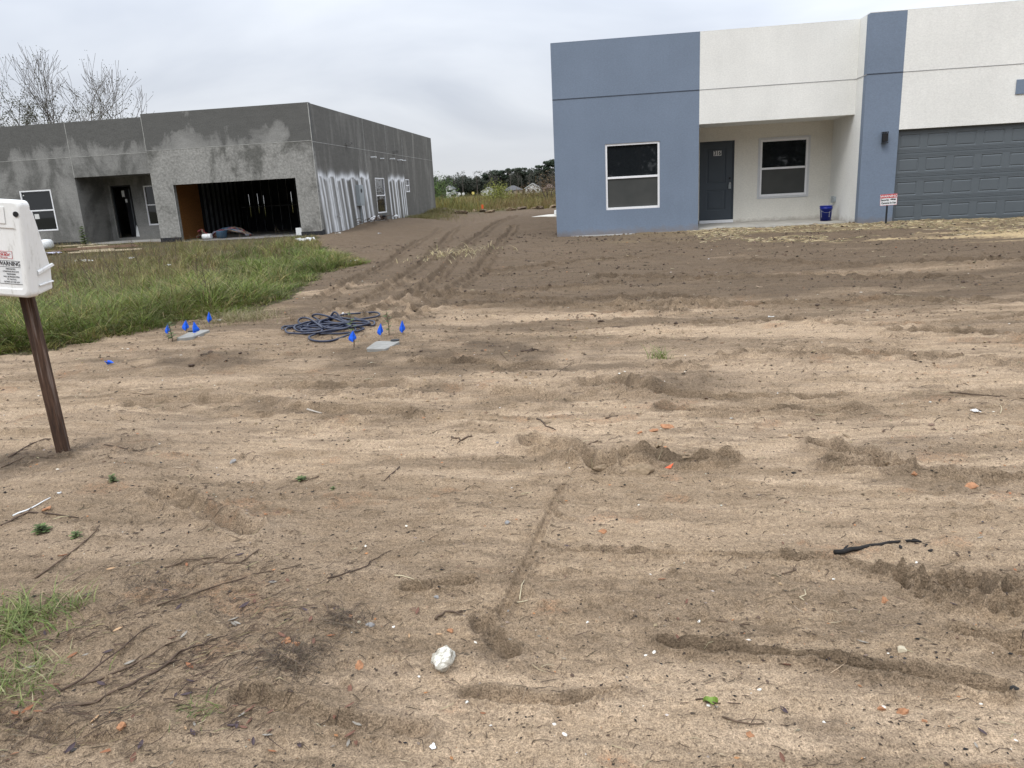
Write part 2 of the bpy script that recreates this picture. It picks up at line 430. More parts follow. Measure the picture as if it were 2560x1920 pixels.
PITS = [(940,1097,.075,.035,.012),(505,1003,.07,-.02,0),(1385,985,.10,-.05,0),(1290,1003,.09,.05,.02),(1100,1395,.08,.02,.01),(1000,1440,.05,.01,.01),
        (1330,1450,.10,-.015,0),(1550,975,.05,.01,.01),(1255,1550,.10,.014,.010),(1450,655,.1,.03,.02),(700,820,.12,-.03,0),(460,775,.14,-.05,0),(2120,650,.1,-.03,0),
        (1350,805,.08,-.02,0),(1740,860,.09,.015,.01),(600,1150,.15,-.02,0),(250,1000,.18,-.02,0)]
_PW = [(g0(a, b)[:2], r, dp, rim) for a, b, r, dp, rim in PITS]

def height(x, y, fine=True):
    x = np.asarray(x, float); y = np.asarray(y, float); sh = x.shape; x = x.ravel(); y = y.ravel()
    z = base_h(x, y)
    r = np.hypot(x, y)
    # graded lot: drag marks run along the front of the houses
    streak = fbm(x*0.35+0.5*fbm(x*.5, y*.5, 91, 2), y*2.4, 11, 4, 0.55)
    rid = 1-np.abs(streak)*3.2
    z = z+(0.020*streak+0.016*np.clip(rid, 0, 1)**2)*sstep(1.0, 6.0, y)*sstep(60, 30, y)
    z = z+0.05*fbm(x*0.45, y*0.45, 21, 3)+0.022*fbm(x*1.7, y*1.7, 23, 3)
    z = z+0.020*fbm(x*0.7, y*7.5, 13, 4, 0.6)*sstep(2.5, 6.0, y)*sstep(45, 30, y)
    if fine:
        m = r < 30; xm = x[m]; ym = y[m]
        d = 0.014*fbm(xm*6, ym*8, 31, 4, 0.65)
        rough = sstep(-0.15, 0.35, fbm(xm*0.8, ym*1.3, 61, 3))
        d = d+rough*0.016*np.clip(fbm(xm*15, ym*15, 35, 3, 0.65), -0.1, 1)
        near = r[m] < 9; d[near] += 0.0060*fbm(xm[near]*45, ym[near]*45, 41, 2, 0.6)
        clod = np.clip(vnoise(xm*22, ym*22, 51)-0.30, 0, 1)*0.13*sstep(-.2, .2, fbm(xm*1.1, ym*2.2, 71, 2)); d += clod
        z[m] += d
    for Q, wd, dp, rim in _RW:
        lo = Q.min(0)-6*wd; hi = Q.max(0)+6*wd
        s = np.where((x > lo[0]) & (x < hi[0]) & (y > lo[1]) & (y < hi[1]))[0]
        if not len(s): continue
        best = np.full(len(s), 1e9)
        for a, b in zip(Q[:-1], Q[1:]):
            e = b-a; L2 = max(float(e@e), 1e-9)
            t = np.clip(((x[s]-a[0])*e[0]+(y[s]-a[1])*e[1])/L2, 0, 1)
            best = np.minimum(best, np.hypot(x[s]-a[0]-t*e[0], y[s]-a[1]-t*e[1]))
        u = best/(wd*(1+0.7*vnoise(x[s]*9, y[s]*9, 77)))
        z[s] += (-dp*np.exp(-u**5)+1.5*rim*np.exp(-((u-1.5)/0.45)**2))*(1+0.9*vnoise(x[s]*14, y[s]*14, 78))
    for c, rr, dp, rim in _PW:
        s = np.where((np.abs(x-c[0]) < 4*rr) & (np.abs(y-c[1]) < 4*rr))[0]
        if not len(s): continue
        u = np.hypot(x[s]-c[0], y[s]-c[1])/rr*(1+0.5*vnoise(x[s]*12, y[s]*12, 79))
        z[s] += -dp*np.exp(-u**2*1.6)+rim*np.exp(-((u-1.4)/0.4)**2)
    # level under the two houses so that nothing pokes through the floors
    for (a, b, c, d) in ((-1.3, 12.7, 19.4, 39.0), (-24.2, -10.45, 27.3, 47.2)):
        k = sstep(a-.05, a+.3, x)*sstep(b+.05, b-.3, x)*sstep(c-.05, c+.3, y)*sstep(d+.05, d-.3, y)
        z = z*(1-k)+(0.36)*k
    return z.reshape(sh)
def H(x, y): return float(height(np.array([x]), np.array([y]))[0])
def gp(dx, dy, up=0.0):
    p = g0(dx, dy)
    for _ in range(2):
        h = H(p[0], p[1]); d = ray(dx, dy); s = (h-EYE[2])/d[2]
        q = EYE+d*s
        if abs(q[1]-p[1]) > 0.6 or s < 0: break
        p = q
    return Vector((p[0], p[1], H(p[0], p[1])+up))

def inpoly(x, y, P):
    P = np.asarray(P); c = np.zeros(x.shape, bool); n = len(P)
    for i in range(n):
        x0, y0 = P[i]; x1, y1 = P[(i+1) % n]
        k = ((y0 > y) != (y1 > y)) & (x < (x1-x0)*(y-y0)/((y1-y0) if y1 != y0 else 1e-9)+x0); c ^= k
    return c
# outline of the overgrown lot on the left
_edge = [(-60,775),(0,768),(60,762),(130,752),(210,735),(290,716),(345,706),(400,690),(470,684),(540,668),(600,648),(660,618),(705,590),(790,566),(760,552),(700,545)]
GRASS_POLY = [tuple(g0(*p)[:2]) for p in _edge]+[(-10.0, 25.6), (-10.6, 26.9), (-27, 27.4), (-34, 20), (-26, 9), (-12, 5.2)]
def poly_soft(x, y, P, n=0.5, s=3):
    return inpoly(x+n*fbm(x*1.5, y*1.5, s, 3), y+n*fbm(x*1.5, y*1.5, s+9, 3), P).astype(float)

def build_ground():
    rad = np.concatenate([[0.0, 0.4, 0.8], np.geomspace(1.15, 34, 900), np.geomspace(35, 2500, 110)])
    a0 = math.radians(7.4)
    fine = np.linspace(-math.radians(44), math.radians(44), 820)
    coarse = np.linspace(math.radians(44), 2*math.pi-math.radians(44), 130)[1:-1]
    ang = np.concatenate([fine, coarse])+a0      # measured from +Y to the left
    A, Rr = np.meshgrid(ang, rad)
    X = -np.sin(A)*Rr; Y = np.cos(A)*Rr
    Z = height(X, Y)
    nr, na = X.shape
    idx = np.arange(nr*na).reshape(nr, na)
    nx = np.roll(idx, -1, axis=1)
    F = np.stack([idx[:-1], idx[1:], nx[1:], nx[:-1]], -1).reshape(-1, 4)[:, ::-1]
    x = X.ravel(); y = Y.ravel()
    # soil kinds
    st = fbm(x*0.22, y*1.5, 201, 4, 0.6)
    st2 = fbm(x*0.9, y*2.6, 205, 4, 0.6)
    brown = sstep(5.6, 12.4, y+5.5*st+2.6*st2+0.05*x)
    brown = np.maximum(brown, 0.38*sstep(0.05, 0.30, fbm(x*1.1, y*4.2, 211, 5, 0.7)))
    leftdamp = sstep(-0.4, -1.5, x+0.35*(y-2)*0.6+0.8*fbm(x*1.2, y*1.2, 217, 3))*sstep(4.6, 3.2, y)
    brown = np.maximum(brown, 0.40*leftdamp)
    for c, rr, k in ((g0(1300,740),1.0,.5),(g0(120,1000),.55,.8),(g0(980,765),1.1,.85),(g0(1280,650),1.5,.5),(g0(1450,830),.5,.7),(g0(450,775),.8,.7)):
        brown = np.maximum(brown, k*np.exp(-(((x-c[0])/(rr*1.8))**2+((y-c[1])/rr)**2))*(1+1.2*fbm(x*3, y*3, 222, 3)))
    pale = sstep(0.10, 0.42, fbm(x*0.4, y*1.9, 231, 4, 0.6)+0.2*np.exp(-((y-7.2)/1.6)**2))
    pale = np.maximum(pale, 0.9*sstep(2.4, 4.2, y)*sstep(10.5, 5.5, y+2.0*fbm(x*.5, y*1.2, 234, 3))*sstep(-.16, .14, fbm(x*0.7, y*2.6, 233, 5, .65)+.05))
    for cc, ax, ay in ((g0(1230,685),1.5,.35),(g0(1640,715),1.9,.5),(g0(1020,830),1.2,.35)):
        pale = np.maximum(pale, 0.9*sstep(1.15, .5, np.hypot((x-cc[0])/ax, (y-cc[1])/ay)+0.8*fbm(x*1.5, y*4, 236, 3)))
        brown *= 1-0.8*sstep(1.2, .5, np.hypot((x-cc[0])/ax, (y-cc[1])/ay)+0.8*fbm(x*1.5, y*4, 236, 3))
    # rut shade painted into the soil colour, partly damp churned earth, in broken lengths
    rut_shade = np.zeros_like(x)
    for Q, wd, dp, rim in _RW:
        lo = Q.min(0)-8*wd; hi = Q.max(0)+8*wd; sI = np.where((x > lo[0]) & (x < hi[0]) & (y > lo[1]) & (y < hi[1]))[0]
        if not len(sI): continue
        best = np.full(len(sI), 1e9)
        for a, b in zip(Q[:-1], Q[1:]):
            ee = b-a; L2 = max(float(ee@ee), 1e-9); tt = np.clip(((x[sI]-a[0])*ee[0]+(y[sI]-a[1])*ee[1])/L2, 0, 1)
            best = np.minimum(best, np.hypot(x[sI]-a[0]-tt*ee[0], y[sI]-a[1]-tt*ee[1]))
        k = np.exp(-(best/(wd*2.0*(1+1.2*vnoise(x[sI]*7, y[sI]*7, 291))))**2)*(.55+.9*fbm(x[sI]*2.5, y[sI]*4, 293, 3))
        rut_shade[sI] = np.maximum(rut_shade[sI], k*np.clip(dp/.035, .4, 1.0))
    brown = np.maximum(brown, np.clip(rut_shade, 0, .75)); pale = pale*(1-.7*np.clip(rut_shade, 0, 1))
    # straw and yellow builder's sand before the garage
    c1 = g0(2000, 527)
    e = np.hypot((x-8.6)/3.3, (y-15.2)/0.9)+0.7*fbm(x*0.7, y*3.5, 241, 4)
    sandy = sstep(1.05, 0.6, e+0.6*np.abs(fbm(x*0.35, y*5.0, 243, 3)))*0.85
    straw = sstep(16.2, 17.6, y-0.15*x+1.6*fbm(x*.5, y*1.3, 251, 3)+0.15*np.clip(x-2, -3, 9))*sstep(-.5, 2.0, x+1.5*fbm(x*.8, y*.8, 253, 3))*sstep(21.5, 20, y)*sstep(16, 13, x)
    rust = sstep(0.40, 0.56, fbm(x*2.1, y*3.5, 261, 4, 0.6))*0.4
    grassy = poly_soft(x, y, GRASS_POLY, 0.35, 271)
    grassy = np.maximum(grassy, sstep(43.5, 46.5, y+1.5*fbm(x*.5, y*.5, 281, 3)))
    grassy = np.maximum(grassy, sstep(-26, -30, x))
    grassy = np.maximum(grassy, sstep(-14, -20, y))
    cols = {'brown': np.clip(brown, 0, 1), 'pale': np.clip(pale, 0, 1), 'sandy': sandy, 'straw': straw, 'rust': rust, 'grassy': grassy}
    m = NT('soil'); p = m.pos()
    g1 = m.noise(p, 170, 4, 0.8); g2 = m.noise(p, 60, 4, 0.65); g3 = m.noise(p, 9, 5, 0.6)
    g4 = m.noise(m.mapped(p, (0.7, 2.0, 1)), 3.0, 5, 0.6)
    c = m.mix(m.ramp(g3, [(0.3, 0.0), (0.7, 1.0)]), (0.335, 0.241, 0.154), (0.445, 0.331, 0.222))
    c = m.mix(m.attr('pale').outputs['Fac'], c, m.mix(m.ramp(g4, [(.3, 0.), (.7, 1.)]), (0.475, 0.350, 0.232), (0.585, 0.440, 0.305)))
    c = m.mix(m.math('MULTIPLY', m.attr('rust').outputs['Fac'], m.ramp(g2, [(.4, 0.), (.6, 1.)])), c, (0.40, 0.20, 0.10))
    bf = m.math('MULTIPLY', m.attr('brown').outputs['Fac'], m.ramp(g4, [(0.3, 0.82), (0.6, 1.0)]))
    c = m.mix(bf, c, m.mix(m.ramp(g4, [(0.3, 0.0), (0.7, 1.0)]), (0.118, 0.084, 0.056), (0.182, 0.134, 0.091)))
    lines = m.noise(m.mapped(p, (0.6, 6.0, 1)), 2.4, 6, 0.75, 0.6)
    c = m.mix(1.0, c, m.ramp(lines, [(0.34, 0.74), (0.5, 1.0), (0.68, 1.14)]), 'MULTIPLY')
    c = m.mix(m.attr('sandy').outputs['Fac'], c, (0.58, 0.44, 0.25))
    ss = m.noise(m.mapped(p, (14, 40, 14)), 2.2, 5, 0.8)
    c = m.mix(m.math('MULTIPLY', m.attr('straw').outputs['Fac'], m.ramp(ss, [(0.30, 0.1), (0.66, 1.0)])), c, (0.27, 0.205, 0.118))
    c = m.mix(m.math('MULTIPLY', m.attr('grassy').outputs['Fac'], 0.85), c, m.mix(m.ramp(g3, [(.35, 0.), (.65, 1.)]), (0.075, 0.055, 0.035), (0.075, 0.085, 0.030)))
    c = m.mix(1.0, c, m.ramp(g1, [(0.34, 0.42), (0.66, 1.48)]), 'MULTIPLY')
    c = m.mix(1.0, c, m.ramp(g2, [(0.32, 0.72), (0.68, 1.16)]), 'MULTIPLY')
    # scattered dark organic specks in the soil
    vo = m.n('ShaderNodeTexVoronoi'); m.l(p, vo.inputs['Vector']); vo.inputs['Scale'].default_value = 34; vo.inputs['Randomness'].default_value = 1
    spk = m.math('MULTIPLY', m.ramp(vo.outputs['Distance'], [(0.12, 1.0), (0.22, 0.0)]), m.ramp(g3, [(0.42, 0.0), (0.60, 1.0)]))
    c = m.mix(m.math('MULTIPLY', spk, 0.75), c, (0.055, 0.040, 0.030))
    m.color(c); m.rough(0.95); m.b.inputs['Specular IOR Level'].default_value = 0.15
    b1 = m.bump(g2, 1.0, 0.028); b2 = m.bump(g1, 0.8, 0.004, b1); m.normal(b2)
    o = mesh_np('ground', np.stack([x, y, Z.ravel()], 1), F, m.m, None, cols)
    tag(o, kind='structure')
    return o
build_ground()

# ================================================================== wall builder
def wall_panel(mb, axis, p, q0, q1, z0, z1, thick, holes=()):
    """wall in the plane axis=p ('y': spans x; 'x': spans y), body from p to p+thick, rectangular holes (a0,a1,z0,z1)"""
    us = sorted({q0, q1, *[v for h in holes for v in h[:2] if q0 < v < q1]}); zs = sorted({z0, z1, *[v for h in holes for v in h[2:] if z0 < v < z1]})
    solid = {}
    for i in range(len(us)-1):
        for j in range(len(zs)-1):
            cu = (us[i]+us[i+1])/2; cz = (zs[j]+zs[j+1])/2
            solid[i, j] = not any(h[0] < cu < h[1] and h[2] < cz < h[3] for h in holes)
    P = (lambda u, d, z: (u, p+d, z)) if axis == 'y' else (lambda u, d, z: (p+d, u, z))
    for (i, j), s in solid.items():
        if not s: continue
        a, b, c, d = us[i], us[i+1], zs[j], zs[j+1]
        mb.quad(P(a, 0, c), P(b, 0, c), P(b, 0, d), P(a, 0, d)); mb.quad(P(a, thick, c), P(a, thick, d), P(b, thick, d), P(b, thick, c))
        for (di, dj, e) in ((-1, 0, (a, c, a, d)), (1, 0, (b, c, b, d)), (0, -1, (a, c, b, c)), (0, 1, (a, d, b, d))):
            if not solid.get((i+di, j+dj), False):
                u0, zz0, u1, zz1 = e; mb.quad(P(u0, 0, zz0), P(u1, 0, zz1), P(u1, thick, zz1), P(u0, thick, zz0))
    return mb

def window(parent, x0, x1, z0, z1, y, rail, deep=0.05, label=None, axis='y', fr=0.05, screen=True, trim=False):
    """single hung window; y is the outer face of the wall; window body sits `deep` inside"""
    def bx(mb, a, b, d0, d1, c, d):
        return mb.box(a, b, y+d0, y+d1, c, d) if axis == 'y' else mb.box(y-d1, y-d0, a, b, c, d)
    f = MB()
    bx(f, x0, x0+fr, deep-.03, deep+.05, z0, z1); bx(f, x1-fr, x1, deep-.03, deep+.05, z0, z1)
    bx(f, x0+fr, x1-fr, deep-.03, deep+.05, z1-fr, z1); bx(f, x0+fr, x1-fr, deep-.045, deep+.05, z0, z0+fr*1.15)
    wn_ = f.build('window', FRAME, parent, bevel=0.004)
    r = MB(); bx(r, x0+fr+.002, x1-fr-.002, deep-.022, deep+.04, rail-.026, rail+.026); r.build('meeting_rail', FRAME, wn_, bevel=0.003)
    g = MB(); bx(g, x0+fr, x1-fr, deep+.018, deep+.026, rail+.026, z1-fr); g.build('pane', GLASS, wn_)
    g = MB(); bx(g, x0+fr, x1-fr, deep+.006, deep+.012, z0+fr*1.15, rail-.026); g.build('screen' if screen else 'pane', SCREEN if screen else GLASS, wn_)
    if trim:
        t = MB(); w_ = 0.055
        bx(t, x0-w_, x0, -.012, .02, z0-w_, z1+w_); bx(t, x1, x1+w_, -.012, .02, z0-w_, z1+w_)
        bx(t, x0, x1, -.012, .02, z1, z1+w_); bx(t, x0, x1, -.012, .02, z0-w_, z0); t.build('trim', trim, wn_, bevel=0.004)
    return wn_

def text_mesh(name, s, size, mat, M, parent, ext=0.0015, bold=0.0, squeeze=1.0):
    cu = bpy.data.curves.new(name, 'FONT'); cu.body = s; cu.size = size; cu.align_x = 'CENTER'; cu.align_y = 'CENTER'; cu.extrude = ext; cu.offset = bold
    to = bpy.data.objects.new(name+'_tmp', cu); COL.objects.link(to)
    dg = bpy.context.evaluated_depsgraph_get(); me = bpy.data.meshes.new_from_object(to.evaluated_get(dg))
    bpy.data.objects.remove(to); bpy.data.curves.remove(cu)
    me.name = name; me.materials.clear()
    S = Matrix.Diagonal((squeeze, 1, 1, 1))
    o_ = off_of(parent)
    me.transform(Matrix.Translation(-o_) @ M @ S)
    return link_obj(name, me, mat, parent)
def face_y(x, y, z):      # text standing upright, read from -Y
    return Matrix.Translation((x, y, z)) @ Matrix.Rotation(math.pi/2, 4, 'X')

# ================================================================== finished house
TOP = 5.07; JZ = 3.775; T = 0.2
h2 = empty('stucco_house', (-1.165, 19.62, 0.43))
tag(h2, 'finished flat-roofed house painted blue and white, numbered 316, with grey garage door', 'house')
GZ = 0.15   # walls start below the soil
m = MB(); wall_panel(m, 'y', 19.62, -1.165, 2.425, GZ, TOP, T, [(.115, 1.47, 1.03, 2.645)])
m.box(-1.165, -0.965, 19.82, 39.3, GZ, TOP); m.box(2.225, 2.425, 19.82, 21.3, GZ, 3.0)
o = m.build('front_wall', BLUE, h2); tag(o, 'blue stucco')
m = MB(); m.box(2.425, 6.07, 19.62, 19.82, 2.98, TOP); m.box(2.425, 6.07, 19.82, 21.3, 3.0, 3.1); m.build('porch_beam', WHITE, h2)
m = MB(); wall_panel(m, 'y', 21.3, 2.225, 6.27, GZ, 3.0, T, [(2.655, 3.57, 0.49, 2.64), (4.24, 5.465, 1.135, 2.60)]); m.build('porch_wall', PORCHW, h2)
m = MB(); m.box(6.07, 6.27, 19.142, 21.3, GZ, TOP); m.build('wing_return_wall', WHITE, h2)
m = MB(); m.box(6.07, 6.86, 18.94, 19.14, GZ, TOP); o = m.build('pier', BLUE, h2)
GX1 = 11.74
m = MB(); m.box(6.86, GX1, 18.94, 19.14, 2.54, TOP); m.box(GX1, 12.5, 18.94, 19.14, GZ, TOP); m.box(12.3, 12.5, 19.14, 39.3, GZ, TOP); m.box(-0.965, 12.3, 39.1, 39.3, GZ, TOP)
m.build('wing_wall', WHITE, h2)
m = MB(); m.box(-0.97, 12.3, 19.82, 39.1, 4.45, 4.55); m.build('roof', ROOFM, h2)
m = MB()   # drip edge along the parapet
m.box(-1.163, 2.425, 19.622, 19.84, TOP+.002, TOP+.016); m.box(-1.163, -0.945, 19.84, 39.3, TOP+.002, TOP+.016); m.build('blue_coping', BLUE, h2)
m = MB(); m.box(2.427, 6.068, 19.622, 19.84, TOP+.002, TOP+.016); m.box(6.072, 6.29, 18.942, 19.84, TOP+.002, TOP+.016); m.box(6.292, 12.52, 18.942, 19.16, TOP+.002, TOP+.016); m.build('coping', WHITE, h2)
m = MB(); m.box(-1.165, 2.423, 19.612, 19.6185, JZ-.009, JZ+.009); m.build('control_joint', JOINT_D, h2)
m = MB(); m.box(6.07, 6.858, 18.932, 18.9385, JZ+.001, JZ+.019); m.build('control_joint', JOINT_D, h2)
m = MB(); m.box(2.427, 6.06, 19.613, 19.6185, JZ-.006, JZ+.006); m.box(6.0615, 6.068, 18.94, 19.612, JZ-.006, JZ+.012); m.box(6.862, 12.5, 18.933, 18.9385, JZ+.003, JZ+.015); m.build('control_joint', JOINT_G, h2)
# blue accent squares beside the garage centre line
for k in range(3):
    m = MB(); m.box(9.285+k*.62, 9.285+k*.62+.33, 18.915, 18.9385, 3.145, 3.455); m.build('accent_square', BLUE, h2, bevel=0.004)
window(h2, .115, 1.47, 1.03, 2.645, 19.62, 1.82, deep=.05)
window(h2, 4.24, 5.465, 1.135, 2.60, 21.3, 1.86, deep=.02, trim=TRIMGREY)
# porch slab
m = MB(); m.add([(2.425,19.70,.452),(6.07,19.70,.452),(6.07,21.3,.492),(2.425,21.3,.492),(2.425,19.70,.2),(6.07,19.70,.2),(6.07,21.3,.2),(2.425,21.3,.2)],
                [(0,1,2,3),(7,6,5,4),(0,4,5,1),(1,5,6,2),(2,6,7,3),(3,7,4,0)]); m.build('porch_slab', CONC, h2)
# front door
def paneled(mb, x0, x1, z0, z1, yf, panels, dep=0.012, w1=0.018, w2=0.045):
    us = sorted({x0, x1, *[v for p_ in panels for v in p_[:2]]}); zs = sorted({z0, z1, *[v for p_ in panels for v in p_[2:]]})
    for i in range(len(us)-1):
        for j in range(len(zs)-1):
            cu = (us[i]+us[i+1])/2; cz = (zs[j]+zs[j+1])/2
            if any(p_[0] < cu < p_[1] and p_[2] < cz < p_[3] for p_ in panels): continue
            mb.quad((us[i], yf, zs[j]), (us[i+1], yf, zs[j]), (us[i+1], yf, zs[j+1]), (us[i], yf, zs[j+1]))
    for a, b, c, d in panels:
        R = [[(a+k, yf+e, c+k), (b-k, yf+e, c+k), (b-k, yf+e, d-k), (a+k, yf+e, d-k)] for k, e in ((0, 0), (w1, dep), (w2, dep*.9), (w2+w1, dep*.15))]
        for r0, r1 in zip(R[:-1], R[1:]):
            for q in range(4): mb.quad(r0[q], r0[(q+1) % 4], r1[(q+1) % 4], r1[q])
        mb.quad(*R[-1])
    return mb
DX0, DX1, DZ0, DZ1 = 2.69, 3.535, .575, 2.605
m = MB(); dw = DX1-DX0; dh = DZ1-DZ0
paneled(m, DX0, DX1, DZ0, DZ1, 21.335, [(DX0+.155, DX1-.175, DZ1-dh*.52, DZ1-dh*.06), (DX0+.155, DX1-.175, DZ0+dh*.125, DZ0+dh*.395)])
m.quad((DX0, 21.375, DZ0), (DX0, 21.375, DZ1), (DX1, 21.375, DZ1), (DX1, 21.375, DZ0))
for a, b in (((DX0,DZ0),(DX1,DZ0)), ((DX1,DZ0),(DX1,DZ1)), ((DX1,DZ1),(DX0,DZ1)), ((DX0,DZ1),(DX0,DZ0))): m.quad((a[0],21.335,a[1]), (a[0],21.375,a[1]), (b[0],21.375,b[1]), (b[0],21.335,b[1]))
door = m.build('door', DOORG, h2)
m = MB(); m.box(2.657, DX0-.003, 21.31, 21.44, .492, 2.638); m.box(DX1+.003, 3.568, 21.31, 21.44, .492, 2.638); m.box(DX0-.003, DX1+.003, 21.31, 21.44, DZ1+.003, 2.638); m.build('door_frame', DOORG, door)
m = MB(); m.box(2.66, 3.566, 21.245, 21.309, .494, .572); m.build('threshold', FRAME, door, bevel=.006)
m = MB(); m.box(DX0+.335, DX0+.335+.205, 21.329, 21.3345, 2.265, 2.395); np_ = m.build('number_plate', PAPER, door); tag(np_, 'pale plate with black numerals')
text_mesh('numeral', '316', 0.155, INK, face_y(DX0+.437, 21.327, 2.330), np_, bold=0.003, squeeze=.80)
m = MB(); m.tube([(DX1-.075, 21.336, 1.665), (DX1-.075, 21.315, 1.665)], .028, 12); m.build('deadbolt', BLACK, door)
m = MB(); m.tube([(DX1-.075, 21.336, 1.535), (DX1-.075, 21.295, 1.535)], .012, 10); m.lathe(0, 0, [(.001, 0), (.022, .004), (.029, .02), (.022, .036), (.001, .04)], 14)
st_ = len(m.v)-70; m.xform(Matrix.Translation((DX1-.075, 21.30, 1.535)) @ Matrix.Rotation(math.pi/2, 4, 'X'), st_); kn = m.build('handle', STEEL, door, smooth=True)
m = MB(); m.tube([(DX1-.095, 21.285, 1.50), (DX1-.095, 21.285, 1.53), (DX1-.075, 21.285, 1.545), (DX1-.055, 21.285, 1.53), (DX1-.055, 21.285, 1.50)], .006, 6)
m.box(DX1-.107, DX1-.043, 21.27, 21.315, 1.39, 1.505); lb = m.build('key_lockbox', GREYBOX, None, bevel=.004, origin=(DX1-.075, 21.29, 1.39))
tag(lb, 'silver key lockbox hanging from the knob of the grey front door', 'lockbox')
# garage door
m = MB(); gz0, gz1 = .40, 2.54; sh_ = (gz1-gz0)/4
pans = []
for r_ in range(4):
    for c_ in range(8):
        pw = (GX1-6.86)/8; a = 6.86+pw*c_+.075; pans.append((a, a+pw-.15, gz0+sh_*r_+.115, gz0+sh_*(r_+1)-.115))
for r_ in range(4):
    pr = [q for q in pans if gz0+sh_*r_ < q[2] < gz0+sh_*(r_+1)]
    s_ = MB(); paneled(s_, 6.862, GX1-.002, gz0+sh_*r_+.006, gz0+sh_*(r_+1)-.006, 19.05, pr, dep=.011, w1=.016, w2=.024)
    s_.quad((6.862, 19.05, gz0+sh_*(r_+1)-.006), (GX1-.002, 19.05, gz0+sh_*(r_+1)-.006), (GX1-.002, 19.062, gz0+sh_*(r_+1)), (6.862, 19.062, gz0+sh_*(r_+1)))
    s_.quad((6.862, 19.05, gz0+sh_*r_+.006), (6.862, 19.062, gz0+sh_*r_), (GX1-.002, 19.062, gz0+sh_*r_), (GX1-.002, 19.05, gz0+sh_*r_+.006))
    for zz in (.045, sh_-.045, sh_-.075, .075):
        s_.box(6.863, GX1-.003, 19.046, 19.0495, gz0+sh_*r_+zz-.005, gz0+sh_*r_+zz+.005)
    b0 = len(m.v); m.v += s_.v; m.f += [tuple(i+b0 for i in f) for f in s_.f]
gd = m.build('garage_door', GARAGEG, h2)
m = MB(); m.box(6.861, 6.885, 19.02, 19.045, .40, 2.539); m.box(6.885, GX1-.001, 19.02, 19.045, 2.515, 2.539); m.build('weather_strip', GARAGEG, gd)
m = MB(); m.box(-0.8, 12.2, 19.3, 39, .37, .42); m.build('floor_slab', CONCPAD, h2)
m = MB(); m.box(6.3, 12.2, 19.16, 19.3, 2.3, 2.6); m.build('garage_header', WHITE, h2)
# wall lamp
m = MB(); m.box(6.485, 6.60, 18.83, 18.92, 2.285, 2.475); m.box(6.51, 6.58, 18.92, 18.939, 2.32, 2.44); lmp = m.build('wall_lamp', BLACK, None, bevel=.004, origin=(6.54, 18.94, 2.26))
tag(lmp, 'black box wall lamp on the blue pier beside the garage door', 'wall lamp')
m = MB(); m.box(6.478, 6.607, 18.82, 18.925, 2.253, 2.273); m.build('cap', DARKMETAL, lmp, bevel=.003)
m = MB(); m.box(6.478, 6.607, 18.82, 18.925, 2.487, 2.507)
for xx in (6.487, 6.592):
    m.box(xx, xx+.006, 18.826, 18.836, 2.2725, 2.2855); m.box(xx, xx+.006, 18.826, 18.836, 2.4745, 2.4875)
m.build('cap', DARKMETAL, lmp, bevel=.003)
# outlet on porch return
m = MB(); m.box(6.01, 6.068, 20.70, 20.78, .93, 1.06); m.box(6.0, 6.068, 20.84, 20.93, .90, 1.07); ot = m.build('electrical_outlet', GREYBOX, None, bevel=.006, origin=(6.04, 20.8, .95))
tag(ot, 'pair of small grey weatherproof outlet boxes on the porch side wall above the bucket', 'outlet')
# bucket
bk = empty('bucket', (5.735, 20.35, .478)); tag(bk, 'blue plastic bucket standing on the porch slab', 'bucket')
m = MB(); bx, by, bz = 5.735, 20.35, .478
m.lathe(bx, by, [(.001, bz+.006), (.125, bz+.006), (.128, bz), (.15, bz+.30), (.158, bz+.302), (.158, bz+.318), (.151, bz+.32), (.152, bz+.355), (.160, bz+.357), (.160, bz+.372), (.150, bz+.374), (.147, bz+.36), (.122, bz+.02), (.001, bz+.02)], 32); m.build('body', BLUEPL, bk, smooth=True)
m = MB(); m.tube([(bx-.16, by-.01, bz+.31)]+[(bx-.16*math.cos(t), by-.163*math.sin(t)-.004, bz+.31-.13*math.sin(t)+.05*t/3.14) for t in np.linspace(.15, 2.95, 12)]+[(bx+.16, by-.01, bz+.33)], .0035, 6); m.build('bail_handle', STEEL, bk)
for a0_, a1_, c0, c1 in ((-1.28, -1.12, .10, .21), (-2.75, -2.6, .09, .23)):
    m = MB()
    for i in range(4):
        t0 = a0_+(a1_-a0_)*i/4; t1 = a0_+(a1_-a0_)*(i+1)/4
        def bp(t, z): rr = .1285+.022*z/.3+.0018; return (bx+rr*math.cos(t), by+rr*math.sin(t), bz+z)
        m.quad(bp(t0, c0), bp(t1, c0), bp(t1, c0+.012), bp(t0, c0+.012)); m.quad(bp(t0, c1), bp(t1, c1), bp(t1, c1+.012), bp(t0, c1+.012))
        if i in (0, 3): m.quad(bp(t0, c0), bp(t0+.03, c0), bp(t0+.03, c1), bp(t0, c1))
    m.build('printed_emblem', TRIMGREY, bk)
